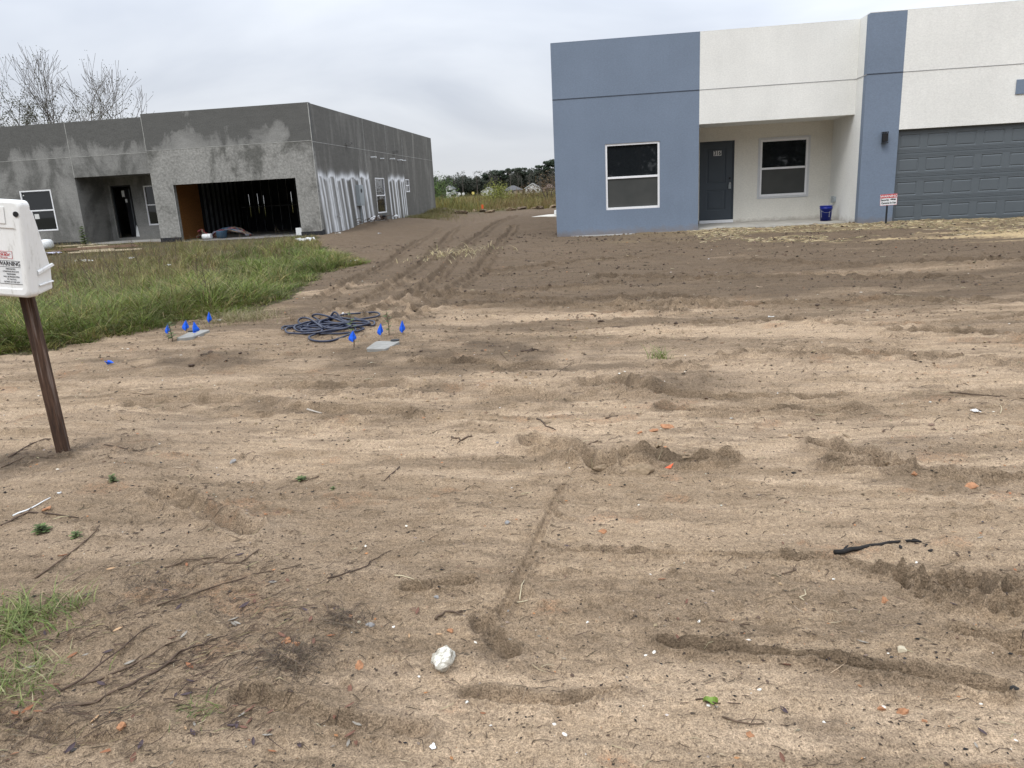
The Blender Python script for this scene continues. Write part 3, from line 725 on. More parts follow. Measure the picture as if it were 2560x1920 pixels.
# security sign on its stake
SX, SY = 6.50, 18.30; sg = empty('yard_sign', (SX, SY, .45)); tag(sg, 'small red and white security camera warning sign on a stake by the garage', 'sign')
cxs = .3562*SY; zt = 1.6-.0264*SY; zb = 1.6-.0400*SY; hw = .0100*SY
m = MB(); m.box(SX-.018, SX+.018, SY, SY+.02, .30, 1.02); m.build('stake', DARKMETAL, sg)
tl = Matrix.Translation((cxs, SY, (zt+zb)/2)) @ Matrix.Rotation(math.radians(-1.5), 4, 'Y') @ Matrix.Translation((-cxs, -SY, -(zt+zb)/2))
m = MB(); m.box(cxs-hw, cxs+hw, SY-.006, SY-.001, zb, zt); m.xform(tl); pn = m.build('panel', WHITEPL, sg)
m = MB(); m.box(cxs-hw+.008, cxs+hw-.008, SY-.0085, SY-.0065, zt-.088, zt-.008); m.xform(tl); m.build('red_band', RED, pn)
m = MB()
for a, b, c, d in ((cxs-hw, cxs+hw, zt-.004, zt), (cxs-hw, cxs+hw, zb, zb+.004), (cxs-hw, cxs-hw+.004, zb+.004, zt-.004), (cxs+hw-.004, cxs+hw, zb+.004, zt-.004)): m.box(a, b, SY-.0085, SY-.0062, c, d)
m.xform(tl); m.build('border', RED, pn)
text_mesh('lettering', 'WARNING', .075, WHITEPL, tl @ face_y(cxs, SY-.0105, zt-.049), pn, bold=.0012, squeeze=1.02)
text_mesh('lettering', 'Security', .062, INK, tl @ face_y(cxs-.082, SY-.009, zt-.128), pn, bold=.001, squeeze=.85)
text_mesh('lettering', 'Cameras In Use', .060, INK, tl @ face_y(cxs, SY-.009, zt-.195), pn, bold=.001, squeeze=.82)
m = MB(); m.box(cxs+.055, cxs+.105, SY-.009, SY-.0065, zt-.135, zt-.105); m.box(cxs+.112, cxs+.15, SY-.009, SY-.0065, zt-.142, zt-.11); m.box(cxs+.035, cxs+.05, SY-.009, SY-.0065, zt-.13, zt-.115); m.xform(tl); m.build('camera_symbol', INK, pn)

# ================================================================== unfinished house
h1 = empty('unfinished_house', (-23.92, 27.68, 0.43))
tag(h1, 'unfinished flat-roofed house in bare grey cement render with open garage', 'house')
YA, YB_, YP = 27.68, 27.0, 29.36
BZ = 0.12
wA = (-22.80, -21.45, 1.07, 2.65)
m = MB(); wall_panel(m, 'y', YA, -23.92, -20.33, BZ, 3.79, T, [wA]); m.box(-23.92, -23.72, YA+T, 46.8, BZ, TOP); m.box(-20.53, -20.33, YA+T, YP, BZ, 3.05); m.build('front_wall', CEM_F, h1)
m = MB(); m.box(-20.33, -16.75, YA, YA+T, 3.03, 3.79); m.box(-20.33, -16.75, YA+T, YP, 3.05, 3.15); m.build('porch_beam', CEM_F, h1)
m = MB(); m.box(-23.92, -16.75, YA, YA+T, 3.792, TOP); m.build('parapet', CEM_U, h1)
m = MB(); m.box(-16.75, -10.32, YB_, YB_+T, 3.792, TOP+.02); m.build('garage_parapet', CEM_U, h1)
m = MB(); wall_panel(m, 'y', YB_, -16.75, -10.32, BZ, 3.79, T, [(-15.93, -11.12, BZ-1, 2.525)]); m.box(-16.75, -16.55, YB_+T, YP, BZ, 3.79); m.build('garage_front', CEM_R, h1)
pw_h = [(-20.09, -19.17, .6, 2.71), (-18.63, -17.28, 1.05, 2.64)]
m = MB(); wall_panel(m, 'y', YP, -20.53, -16.55, BZ, 3.05, T, pw_h); m.build('porch_wall', CEM_F, h1)
# side wall, finely divided so that the overspray can follow the masking strips
def side_wall():
    ys = np.concatenate([np.arange(27.2, 42.0, .03), [34.30, 35.80, 39.80, 40.60], np.arange(42, 46.81, .4), [46.8]]); ys = np.unique(np.round(ys, 4))
    zs = np.concatenate([np.arange(BZ, 2.95, .05), [.97, 2.58, 1.90, 2.57], np.arange(2.95, TOP, .25), [TOP]]); zs = np.unique(np.round(zs, 4))
    YY, ZZ = np.meshgrid(ys, zs); Xf = np.full(YY.shape, -10.32)
    spray = np.zeros(YY.shape)
    def strip(y0, z_top, lean, wd, k=1.0):
        cy = y0+lean*(z_top-ZZ)
        s = np.exp(-((YY-cy)/wd)**2)*sstep(z_top+.08, z_top-.02, ZZ)*sstep(.35, .9, ZZ+.5); np.maximum(spray, s*k, out=spray)
    def cap(y0, y1, z, k=1.0):
        zz = ZZ-(z+.12*np.sin(YY*5.1)*.5)
        s = np.exp(-(np.where(zz > 0, zz/.17, zz/.035))**2)*sstep(y0-.08, y0+.02, YY)*sstep(y1+.08, y1-.02, YY); np.maximum(spray, s*k, out=spray)
    top = lambda px: None
    marks = [(27.28, .10), (27.62, .07), (28.18, .13), (28.42, .06), (28.95, .08), (29.12, .05), (29.62, .07), (30.2, .08), (30.95, .08), (31.9, .07), (32.1, .05), (32.75, .09), (33.3, .10)]
    for a, wd in marks: strip(a, 2.50, .17, wd*1.35, 1.0)
    for a in (28.0, 28.5, 29.2, 30.1, 31.2, 32.6, 33.2): strip(a, 2.5, .18, .20, .42)
    for a, b in ((27.2, 28.05), (28.2, 29.0), (29.1, 30.3), (30.3, 31.9), (32.1, 33.35)): cap(a, b, 2.50+.06*math.sin(a*3))
    for a, wd in ((36.55, .08), (37.15, .07), (37.75, .10), (38.1, .06), (38.75, .08), (39.15, .07), (39.5, .07)): strip(a, 2.50, .10, wd*1.3, 1.0)
    for a, b in ((36.5, 37.6), (37.7, 38.7), (38.75, 39.6)): cap(a, b, 2.50)
    spray *= 0.75+0.5*(fbm(YY*6, ZZ*1.5, 401, 3)+.3)
    nz, ny = YY.shape; idx = np.arange(nz*ny).reshape(nz, ny)
    F = np.stack([idx[:-1, :-1], idx[:-1, 1:], idx[1:, 1:], idx[1:, :-1]], -1).reshape(-1, 4)
    cyc = YY.ravel()[F].mean(1); czc = ZZ.ravel()[F].mean(1)
    keep = ~(((cyc > 34.3) & (cyc < 35.8) & (czc > .97) & (czc < 2.58)) | ((cyc > 39.8) & (cyc < 40.6) & (czc > 1.90) & (czc < 2.57)))
    V = np.stack([Xf.ravel(), YY.ravel(), ZZ.ravel()], 1)-np.array(h1.location)
    o = mesh_np('side_wall', V, F[keep], CEM_S, h1, {'spray': np.clip(spray, 0, 1).ravel()}, smooth=False)
    # inner face and reveals
    mm = MB()
    for a, b, c, d in ((34.3, 35.8, .97, 2.58), (39.8, 40.6, 1.90, 2.57)):
        mm.quad((-10.32, a, c), (-10.42, a, c), (-10.42, a, d), (-10.32, a, d)); mm.quad((-10.32, b, c), (-10.32, b, d), (-10.42, b, d), (-10.42, b, c))
        mm.quad((-10.32, a, c), (-10.32, b, c), (-10.42, b, c), (-10.42, a, c)); mm.quad((-10.32, a, d), (-10.42, a, d), (-10.42, b, d), (-10.32, b, d))
    mm.box(-10.52, -10.425, YB_+T, 46.6, BZ, 3.9); mm.box(-10.52, -10.325, YB_+T+.002, 46.8, 3.9, TOP-.002); mm.build('side_wall_core', INSUL, h1)
side_wall()
m = MB(); m.quad((-10.32, 27.0, BZ), (-10.32, 27.2, BZ), (-10.32, 27.2, TOP), (-10.32, 27.0, TOP))
m = MB(); wall_panel(m, 'y', 46.6, -23.72, -10.52, BZ, TOP, T, [(-23.0, -21.2, .5, 2.55), (-20.6, -19.0, .5, 2.55)]); m.build('back_wall', CEM_F, h1)
m = MB(); m.box(-23.72, -10.52, 27.9, 46.6, 4.4, 4.5); m.build('roof', ROOFM, h1)
m = MB(); m.box(-16.55, -10.52, YB_+.02, YB_+.5, .2, .44); m.box(-16.55, -10.52, YB_+.5, 46.5, .2, .45); m.box(-23.7, -16.55, YP+.02, 46.5, .2, .6); m.build('floor_slab', FLOORC, h1)
m = MB(); m.box(-20.33, -16.75, YA-.05, YP, .2, .50); m.build('porch_slab', CONCPAD, h1)
# beads
m = MB(); jz = 3.79
m.box(-23.92, -16.76, YA-.006, YA-.001, jz-.008, jz+.006); m.box(-16.75, -10.335, YB_-.006, YB_-.001, jz-.009, jz+.006)
m.box(-20.34, -20.318, YA-.008, YA-.0015, 3.03, TOP); m.box(-10.335, -10.314, YB_-.010, YB_+.012, .6, TOP)
m.box(-16.76, -16.742, YB_-.008, YB_+.01, 3.8, TOP)
m.box(-10.3195, -10.314, 27.03, 46.8, 3.745, 3.760)
for yy in (33.2, 36.7, 39.7): m.box(-10.3195, -10.313, yy-.012, yy+.012, 2.9, 3.744); m.box(-10.3195, -10.313, yy-.012, yy+.012, 3.761, TOP-.02)
m.box(-15.935, -15.915, YB_-.006, YB_-.001, .5, 2.525); m.build('casing_bead', BEAD, h1)
for bb in ((-16.77, -15.91, YB_-.006, YB_-.0005, .2, .60), (-11.14, -10.30, YB_-.006, YB_-.0005, .2, .58), (-10.3185, -10.30, YB_, YB_+.25, .2, .62), (-23.92, -20.40, YA-.008, YA-.0005, .2, .60)):
    m = MB(); m.box(*bb); m.build('foundation_coating', BITUMEN, h1)
window(h1, *wA, YA, 1.87, deep=.03, screen=False)
window(h1, -18.63, -17.28, 1.05, 2.64, YP, 1.87, deep=.03, screen=False)
window(h1, 34.30, 35.80, .97, 2.58, -10.32, 1.78, deep=.03, axis='x', screen=False)
window(h1, 39.80, 40.60, 1.90, 2.57, -10.32, 2.24, deep=.03, axis='x', screen=False)
m = MB(); m.box(-22.38, -22.18, YA+.028, YA+.033, 1.55, 1.74); st0 = m.build('window_sticker', PAPER, h1)
m = MB(); m.box(-22.71, -22.655, YA+.036, YA+.040, 2.46, 2.50); m.build('window_sticker', PAPER, h1)
# entrance: open hole with a dark panelled temporary door and a paper notice
m = MB(); m.box(-20.085, -20.02, YP+.05, YP+.14, .6, 2.70); m.box(-19.235, -19.175, YP+.05, YP+.14, .6, 2.70); m.box(-20.02, -19.235, YP+.05, YP+.14, 2.65, 2.70); dfr = m.build('door_frame', DARKMETAL, h1)
m = MB(); m.box(-20.12, -20.095, YP-.015, YP-.001, .6, 2.73); m.build('jamb_render_edge', BEAD, h1)
m = MB(); m.box(-20.02, -19.24, YP+.8, YP+.83, .6, 2.6); m.build('inner_partition', INSUL, h1)
for xx in (-19.75, -19.42): m = MB(); m.box(xx, xx+.05, YP+.7, YP+.79, .6, 2.6); m.build('stud', STUD, h1)
m = MB(); m.box(-19.70, -19.58, YP+.13, YP+.135, 2.25, 2.50); m.box(-19.59, -19.5, YP+.13, YP+.135, 2.02, 2.16); m.build('notice', PAPER, h1)
m = MB(); m.add([(-19.30, YP+.0, .62), (-19.12, YP-.02, .62), (-19.16, YP-.01, 1.0), (-19.24, YP+.05, 1.1)], [(0, 1, 2, 3)]); m.build('plastic_flap', WHITEPL, h1)
# garage interior
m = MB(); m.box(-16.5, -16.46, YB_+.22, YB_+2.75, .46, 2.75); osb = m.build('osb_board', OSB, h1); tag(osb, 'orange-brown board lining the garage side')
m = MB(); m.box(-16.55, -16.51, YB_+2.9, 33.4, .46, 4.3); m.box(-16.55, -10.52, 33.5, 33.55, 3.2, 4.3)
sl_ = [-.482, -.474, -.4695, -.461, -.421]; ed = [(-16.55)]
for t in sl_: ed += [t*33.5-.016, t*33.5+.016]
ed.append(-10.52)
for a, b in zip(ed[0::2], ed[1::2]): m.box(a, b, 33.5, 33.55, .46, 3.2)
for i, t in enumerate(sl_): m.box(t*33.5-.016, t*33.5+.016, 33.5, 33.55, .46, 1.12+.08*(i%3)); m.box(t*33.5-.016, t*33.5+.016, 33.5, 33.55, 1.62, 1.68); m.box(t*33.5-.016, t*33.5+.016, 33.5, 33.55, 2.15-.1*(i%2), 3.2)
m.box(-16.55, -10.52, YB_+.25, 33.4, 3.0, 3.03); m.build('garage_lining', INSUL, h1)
for i in range(14):
    xx = -16.3+i*.41; m = MB(); m.box(xx, xx+.035, 33.40, 33.49, .46, 2.99); m.build('stud', STUD, h1)
for i in range(8):
    yy = 30.1+i*.41; m = MB(); m.box(-16.505, -16.42, yy, yy+.035, .46, 2.99); m.build('stud', STUD, h1)
m = MB(); m.box(-16.5, -10.6, 33.38, 33.398, 1.55, 1.60); m.build('bridging', STUD, h1)

# fittings on the side wall
def side_box(name, y0, y1, z0, z1, d, mat, lab, cat, group=None, bev=.006):
    m = MB(); m.box(-10.318, -10.318+d, y0, y1, z0, z1); o = m.build(name, mat, None, bevel=bev, origin=(-10.32, (y0+y1)/2, z0)); tag(o, lab, cat, group); return o
mt = side_box('electric_cabinet', 31.35, 31.95, 1.38, 2.24, .16, GREYBOX, 'grey electrical meter panel on the side wall of the unfinished house', 'meter panel')
m = MB(); m.tube([(-10.158, 31.62, 2.0), (-10.145, 31.62, 2.0)], .085, 16); m.build('meter_socket', BLACK, mt)
m = MB(); m.box(-10.157, -10.150, 31.38, 31.92, 1.42, 1.80); m.build('breaker_cover', GREYBOX, mt, bevel=.002)
m = MB(); m.tube([(-10.26, 31.65, 1.39), (-10.26, 31.65, .5)], .03, 8); m.build('conduit', GREYBOX, mt)
hb = empty('hose_bib', (-10.32, 28.75, 1.05)); tag(hb, 'small metal hose tap with pipe on the sprayed side wall', 'tap')
m = MB(); m.tube([(-10.32, 28.75, 1.05), (-10.22, 28.75, 1.05), (-10.18, 28.75, 1.0)], .022, 8); m.build('spout', STEEL, hb)
m = MB(); m.tube([(-10.235, 28.75, 1.08), (-10.235, 28.75, 1.10)], .045, 10); m.build('handle', STEEL, hb)
for i, (bxp, byp, up) in enumerate(((1265, 665, 1), (1350, 680, 0), (1430, 680, 1), (1497, 690, 1), (1543, 697, 0))):
    dx = (560+bxp*640/2212)/SD/1.0; dy = (200+byp*640/2212)/SD
    d = ray(dx, dy); s = -10.32/d[0]; p = EYE+d*s
    m = MB(); 
    if up: m.tube([(-10.34, p[1]+.05, p[2]-.02), (-10.05, p[1]-.02, p[2]-.02)], .035, 10)
    else: m.tube([(-10.34, p[1], p[2]), (-10.14, p[1], p[2])], .028, 10)
    o = m.build('pipe_stub', WHITEPL, None, origin=(-10.32, p[1], p[2]))
    tag(o, ['white pipe stub nearest the front corner on the side wall', 'short white pipe stub between two longer ones', 'middle one of five white pipe stubs on the side wall', 'fourth white pipe stub from the front corner', 'short white pipe stub farthest back above the little window'][i], 'pipe', 'white pipe stubs on the side wall')
for i, (bxp, byp) in enumerate(((1100, 548), (1500, 620))):
    d = ray((560+bxp*640/2212)/SD, (200+byp*640/2212)/SD); s = (-10.10)/d[0]; p = EYE+d*s
    m = MB(); m.box(-10.33, -10.08, p[1]-.05, p[1]+.05, p[2]-.06, p[2]+.06); o = m.build('scupper', CEM_F, None, origin=(-10.32, p[1], p[2]))
    tag(o, ['grey roof drain scupper over the meter panel', 'grey roof drain scupper farther back above the pipe stubs'][i], 'scupper', 'roof scuppers')
    m = MB(); m.box(-10.0795, -10.074, p[1]-.035, p[1]+.035, p[2]-.045, p[2]+.045); m.build('outlet_opening', BLACK, o)

# ================================================================== vegetation helpers
def leafmat(name, rough=0.6, trans=0.25):
    m = NT(name); c = m.attr('col').outputs['Color']
    c = m.mix(1.0, c, m.ramp(m.noise(m.objc(), 9, 3), [(0.3, 0.85), (0.7, 1.12)]), 'MULTIPLY')
    m.color(c); m.rough(rough); m.b.inputs['Specular IOR Level'].default_value = 0.25
    tr = m.n('ShaderNodeBsdfTranslucent'); m.l(c, tr.inputs[0]); mx = m.n('ShaderNodeMixShader'); mx.inputs[0].default_value = trans
    out = m.t.nodes['Material Output']; m.l(m.b.outputs[0], mx.inputs[1]); m.l(tr.outputs[0], mx.inputs[2]); m.l(mx.outputs[0], out.inputs[0])
    return m.m
GRASSM = leafmat('grass_blade'); LEAFM = leafmat('foliage', trans=0.2)
def colmat(name, rough=0.9, trans=0.0):
    m = NT(name); m.color(m.attr('col').outputs['Color']); m.rough(rough); return m.m
CRUMBM = colmat('litter')
BARK = flat('bark', (0.105, 0.090, 0.078), 0.9, 0.3, 6, bump=0.01, bscale=25)
TWIGM = flat('dry_twig', (0.085, 0.058, 0.042), 0.85, 0.35, 30)

def palette(n, cols, wts, jit=0.18):
    cols = np.array(cols); i = RNG.choice(len(cols), n, p=np.array(wts)/sum(wts))
    return np.clip(cols[i]*(1+jit*(RNG.random((n, 1))*2-1))*(1+0.06*(RNG.random((n, 3))*2-1)), 0, 1)
def blades(name, P, hgt, wid, lean, cols, segs=3, az=None, mat=GRASSM, parent=None, droop=1.0):
    n = len(P); az = RNG.random(n)*2*math.pi if az is None else az
    face = az+math.pi/2+RNG.normal(0, .5, n)
    k = segs+1; V = np.zeros((n, k*2, 3))
    for i in range(k):
        t = i/segs
        out = lean*hgt*t**1.7; up = hgt*(t-droop*0.35*lean*t*t)
        wd = wid*(1-t**1.6*0.92)*0.5
        cx_ = P[:, 0]+np.cos(az)*out; cy_ = P[:, 1]+np.sin(az)*out; cz = P[:, 2]+up-0.01
        V[:, 2*i, 0] = cx_-np.cos(face)*wd; V[:, 2*i, 1] = cy_-np.sin(face)*wd; V[:, 2*i, 2] = cz
        V[:, 2*i+1, 0] = cx_+np.cos(face)*wd; V[:, 2*i+1, 1] = cy_+np.sin(face)*wd; V[:, 2*i+1, 2] = cz
    b = (np.arange(n)*k*2)[:, None]
    F = np.concatenate([b+np.array([[2*i, 2*i+1, 2*i+3, 2*i+2]]) for i in range(segs)], 0)
    C = np.repeat(cols[:, None, :], k*2, 1)
    return mesh_np(name, V.reshape(-1, 3), F, mat, parent, {'col': C.reshape(-1, 3)}, smooth=False)
def sample_poly(n, poly, wfun=None):
    P = np.array(poly); lo = P.min(0); hi = P.max(0); out = np.zeros((0, 2))
    while len(out) < n:
        q = lo+RNG.random((n*3, 2))*(hi-lo); q = q[inpoly(q[:, 0], q[:, 1], P)]
        if wfun is not None: q = q[RNG.random(len(q)) < wfun(q[:, 0], q[:, 1])]
        out = np.concatenate([out, q])
    return out[:n]
def zed(q, **k): return np.column_stack([q, height(q[:, 0], q[:, 1], **k)])

# ---- overgrown lot
EDGE = np.array([g0(*p)[:2] for p in _edge])
def edge_dist(x, y):
    best = np.full(x.shape, 1e9)
    for a, b in zip(EDGE[:-1], EDGE[1:]):
        e = b-a; t = np.clip(((x-a[0])*e[0]+(y-a[1])*e[1])/max(e@e, 1e-9), 0, 1)
        best = np.minimum(best, np.hypot(x-a[0]-t*e[0], y-a[1]-t*e[1]))
    return best
GP = [p for p in GRASS_POLY]
RC = g0(690, 590)[:2]
def lush(x, y):
    e = edge_dist(x, y); f = sstep(3.2, 1.6, e+2.0*fbm(x*.5, y*.5, 301, 3))*sstep(17, 12, y)
    r = np.exp(-(((x-RC[0]+1.2)/3.2)**2+((y-RC[1]-1.0)/3.6)**2)*0.8)*sstep(-.25, .1, fbm(x*.6, y*.5, 303, 2)+.15)
    return np.clip(f+r, 0, 1)
def grass_lot():
    allP = []
    bare = lambda x, y: 1-0.9*sstep(0.02, 0.22, fbm(x*.45, y*.7, 305, 3)+0.10*sstep(17, 22, y)+0.12*sstep(-8, -12, x)*sstep(15, 19, y))
    # tussocks of long arching blades
    T = sample_poly(1500, GP, lambda x, y: np.clip(lush(x, y)*1.2, .0, 1)*np.clip(9/np.hypot(x, y), .12, 1)**1.6)
    kk = 46; n = len(T)*kk; C = np.repeat(T, kk, 0); off = RNG.normal(0, .085, (n, 2)); q = C+off
    te = edge_dist(T[:, 0], T[:, 1]); th = (0.15+0.42*sstep(0.0, .8, te))*(0.40+1.0*RNG.random(len(T)))*np.where(T[:, 1] > 12.5, .72, 1.0)
    h = np.repeat(th, kk)*(0.5+0.6*RNG.random(n)); az = np.arctan2(off[:, 1], off[:, 0])+RNG.normal(0, .7, n); ln = 0.25+np.hypot(off[:, 0], off[:, 1])*4.5+.6*RNG.random(n)
    pal = np.array([(.100, .150, .034), (.150, .190, .055), (.080, .115, .030), (.200, .200, .080), (.055, .080, .024), (.230, .190, .090)]); tc_ = 1.2*np.array([1.05, 1, .8])*pal[RNG.choice(6, len(T), p=[.26, .22, .2, .14, .1, .08])]
    c = np.repeat(tc_, kk, 0)*(0.45+1.05*RNG.random((n, 1))); dead = RNG.random(n) < .14; c[dead] = palette(int(dead.sum()), [(.30, .25, .13), (.20, .15, .085)], [1, 1])
    o1 = blades('tall_green_grass', zed(q, fine=False), h, 0.007+0.008*RNG.random(n), ln, c, 4, az=az, droop=1.2)
    tag(o1, 'long green grass along the edge of the overgrown lot', 'grass', kind='stuff')
    # duller mixed growth
    q = sample_poly(80000, GP, lambda x, y: (1-0.45*lush(x, y))*(.25+.75*sstep(-.12, .15, fbm(x*1.3, y*1.3, 317, 3)))*bare(x, y)*np.clip(10/np.hypot(x, y), .18, 1)**1.1)
    n = len(q); e = edge_dist(q[:, 0], q[:, 1])
    fade = 1-0.5*sstep(19, 24, q[:, 1])
    h = (0.12+0.22*sstep(0.1, 1.5, e))*(0.5+0.8*RNG.random(n))*fade*(0.35+1.6*np.clip(fbm(q[:, 0]*1.0, q[:, 1]*1.0, 311, 3)+.25, 0, 1))
    hue = fbm(q[:, 0]*.7, q[:, 1]*.9, 313, 3)
    ca = palette(n, [(.160, .165, .055), (.110, .125, .042), (.25, .21, .11), (.15, .11, .065)], [3, 3, 2.5, 2.5], .35); cb = palette(n, [(.23, .185, .10), (.15, .11, .068), (.32, .27, .16), (.14, .14, .06)], [3, 3, 2, 2])
    k = sstep(-.22, .10, hue)[:, None]; c = ca*(1-k)+cb*k
    o = blades('mixed_grass', zed(q, fine=False), h, 0.005+0.008*RNG.random(n), 0.3+0.9*RNG.random(n), c*np.array([1.15, 1.15, .9]), 3); tag(o, 'brownish mixed weeds and grass over the neglected lot', 'weeds', kind='stuff')
    # fine seed heads
    q = sample_poly(14000, GP, lambda x, y: (1-lush(x, y))*np.clip(11/np.hypot(x, y), .2, 1)*sstep(24, 18, y)*sstep(.5, 1.6, edge_dist(x, y)))
    n = len(q); o = blades('seed_stems', zed(q, fine=False), 0.35+0.35*RNG.random(n), np.full(n, .006), 0.2+0.4*RNG.random(n), palette(n, [(.20, .14, .09), (.13, .10, .05)], [2, 1]), 3)
    tag(o, 'thin brown seed stems standing over the weeds', 'weeds', kind='stuff')
grass_lot()

def small_tuft(name, dx, dy, n, spread, hh, ww, cols, wts, lab, cat='grass tuft', lean=1.0, group=None, sy=1.0):
    p = gp(dx, dy); q = np.column_stack([RNG.normal(0, spread, n), RNG.normal(0, spread*sy, n)])
    P = np.column_stack([q, [H(p.x+a, p.y+b)-p.z for a, b in q]])
    o = blades(name, P, hh*(0.4+0.8*RNG.random(n)), np.full(n, ww), lean*(0.4+0.9*RNG.random(n)), palette(n, cols, wts), 3)
    o.location = p; tag(o, lab, cat, group); return o
GRN = [(.16, .20, .060), (.22, .25, .09), (.10, .14, .04), (.36, .32, .18)]
small_tuft('grass_tuft', 30, 1345, 420, .10, .12, .006, GRN, [4, 3, 2, 1.5], 'largest bright green grass tuft at the lower left edge of the picture', lean=1.2)
small_tuft('grass_tuft', 25, 1480, 260, .09, .09, .005, GRN, [4, 3, 2, 2.5], 'second green grass tuft directly below the largest one', lean=1.3)
small_tuft('grass_tuft', 160, 1310, 50, .035, .09, .005, GRN, [2, 3, 1, 3], 'thin pale grass tuft right of the largest lower left tuft', lean=1.2)
small_tuft('grass_tuft', 440, 1535, 70, .045, .045, .004, GRN, [3, 1, 4, .5], 'small dark green grass tuft among twigs at the bottom', lean=1.3)
small_tuft('grass_tuft', 1425, 772, 60, .05, .17, .007, GRN, [3, 2, 3, 1], 'lone green grass tuft on the bare sand before the finished house', lean=1.1)
small_tuft('grass_tuft', 520, 690, 900, .26, .22, .006, [(.26, .22, .12), (.17, .17, .06), (.30, .26, .15)], [3, 2, 2], 'straw coloured dry grass tuft between the flags and the overgrown lot', lean=1.3)
small_tuft('grass_tuft', 1470, 497, 260, .25, .10, .012, GRN, [2, 1, 4, 1], 'low green grass at the foot of the blue wall by the porch', lean=1.2, sy=.3)
small_tuft('straw_tuft', 975, 545, 240, .45, .22, .012, [(.50, .42, .24), (.42, .36, .20)], [2, 1], 'patch of pale dry straw on the brown soil between the houses', lean=2.0)
small_tuft('grass_tuft', 1885, 478, 90, .14, .18, .010, [(.12, .13, .06), (.2, .17, .1)], [2, 1], 'dark weeds at the foot of the blue pier behind the warning sign', lean=1.0, sy=.4)

# ---- broad-leaved seedlings
def seedling(name, dx, dy, h, nl, ls, lab, col=(.105, .145, .05), lean=0.0, group=None):
    p = gp(dx, dy); e = empty(name, p); tag(e, lab, 'plant', group)
    m = MB(); pts = [p+Vector((lean*t*h+.02*math.sin(5*t)*h, .02*h*math.sin(4*t), h*t-.01)) for t in np.linspace(0, 1, 6)]
    m.tube(pts, [.0022+.0006*(5-i) for i in range(6)], 5); m.build('stem', TWIGM, e)
    V = []; F = []; C = []
    for i in range(nl):
        t = 0.15+0.85*i/nl; c = Vector(pts[0]).lerp(Vector(pts[-1]), t); a = i*2.4; L = ls*(1.1-.4*t)*(.7+.6*random.random()); W = L*.34
        d = Vector((math.cos(a), math.sin(a), .35)); sdv = Vector((-math.sin(a), math.cos(a), 0)); b = len(V)
        for s, wv, dz in ((0, 0, 0), (.3, 1, .02), (.3, -1, .02), (.7, .8, 0), (.7, -.8, 0), (1, 0, -.15)):
            V.append(c+d*L*s+sdv*W*wv+Vector((0, 0, dz*L))-p)
        F += [(b, b+1, b+2, b+2), (b+1, b+3, b+4, b+2), (b+3, b+5, b+5, b+4)]
        cc = np.array(col)*(0.7+.7*random.random()); C += [cc]*6
    o = mesh_np('leaves', np.array([tuple(v) for v in V]), np.array(F), LEAFM, e, {'col': np.array(C)}, smooth=False)
for a in (('seedling', 765, 752, .42, 16, .075, 'leafy seedling standing between the right hand blue flags'),
          ('seedling', 840, 722, .33, 14, .07, 'taller thin seedling just left of the rightmost blue flag'),
          ('seedling', 372, 738, .26, 22, .07, 'small leafy weed growing beside the left concrete lid'),
          ('seedling', 90, 1150, .05, 26, .045, 'low green weed beside the white sticks'),
          ('seedling', 165, 1160, .04, 14, .035, 'tiny green weed right of the low weed by the sticks'),
          ('seedling', 245, 1040, .05, 22, .03, 'tiny bright green seedling right of the post foot'),
          ('seedling', 720, 1055, .02, 8, .03, 'tiny green sprout on the sand left of the track'),
          ('seedling', 650, 1037, .03, 12, .04, 'dark green sprout beside a black twig'),
          ('seedling', 185, 533, .75, 40, .20, 'leafy weed clump at the corner of the unfinished porch'),
          ('seedling', 160, 530, .95, 34, .15, 'taller leafy weed left of the porch corner clump'),
          ('seedling', 655, 505, .3, 30, .12, 'weeds at the foot of the sprayed side wall')):
    seedling(*a)

# ---- dark weed stalks in the lot
for i, (dx, dy, h, ln) in enumerate(((266, 640, .95, 0), (225, 650, .9, -.55), (250, 615, .8, -.35), (310, 610, .9, -.15), (345, 600, .7, .2), (150, 660, .8, .15), (430, 640, .8, .1), (200, 590, .8, -.3), (380, 570, .7, .1), (455, 660, .7, -.1), (120, 640, .7, -.2), (290, 570, .7, .1))):
    p = gp(dx, dy); m = MB(); n0 = 7
    pts = [p+Vector((ln*h*t, .1*h*t*math.sin(i), h*t)) for t in np.linspace(0, 1, n0)]
    m.tube(pts, [.006-.0006*k for k in range(n0)], 5)
    for k in range(16):
        t = .35+.65*k/16; c = pts[0].lerp(pts[-1], t); a = k*2.2; L = .18*(1.25-t)
        m.tube([c, c+Vector((math.cos(a)*L, math.sin(a)*L, L*.9))], [.003, .0015], 4, False)
    o = m.build('weed_stalk', TWIGM, None, origin=p)
    tag(o, 'dark thin weed stalk standing up out of the overgrown lot', 'weed', 'dark weed stalks in the overgrown lot')

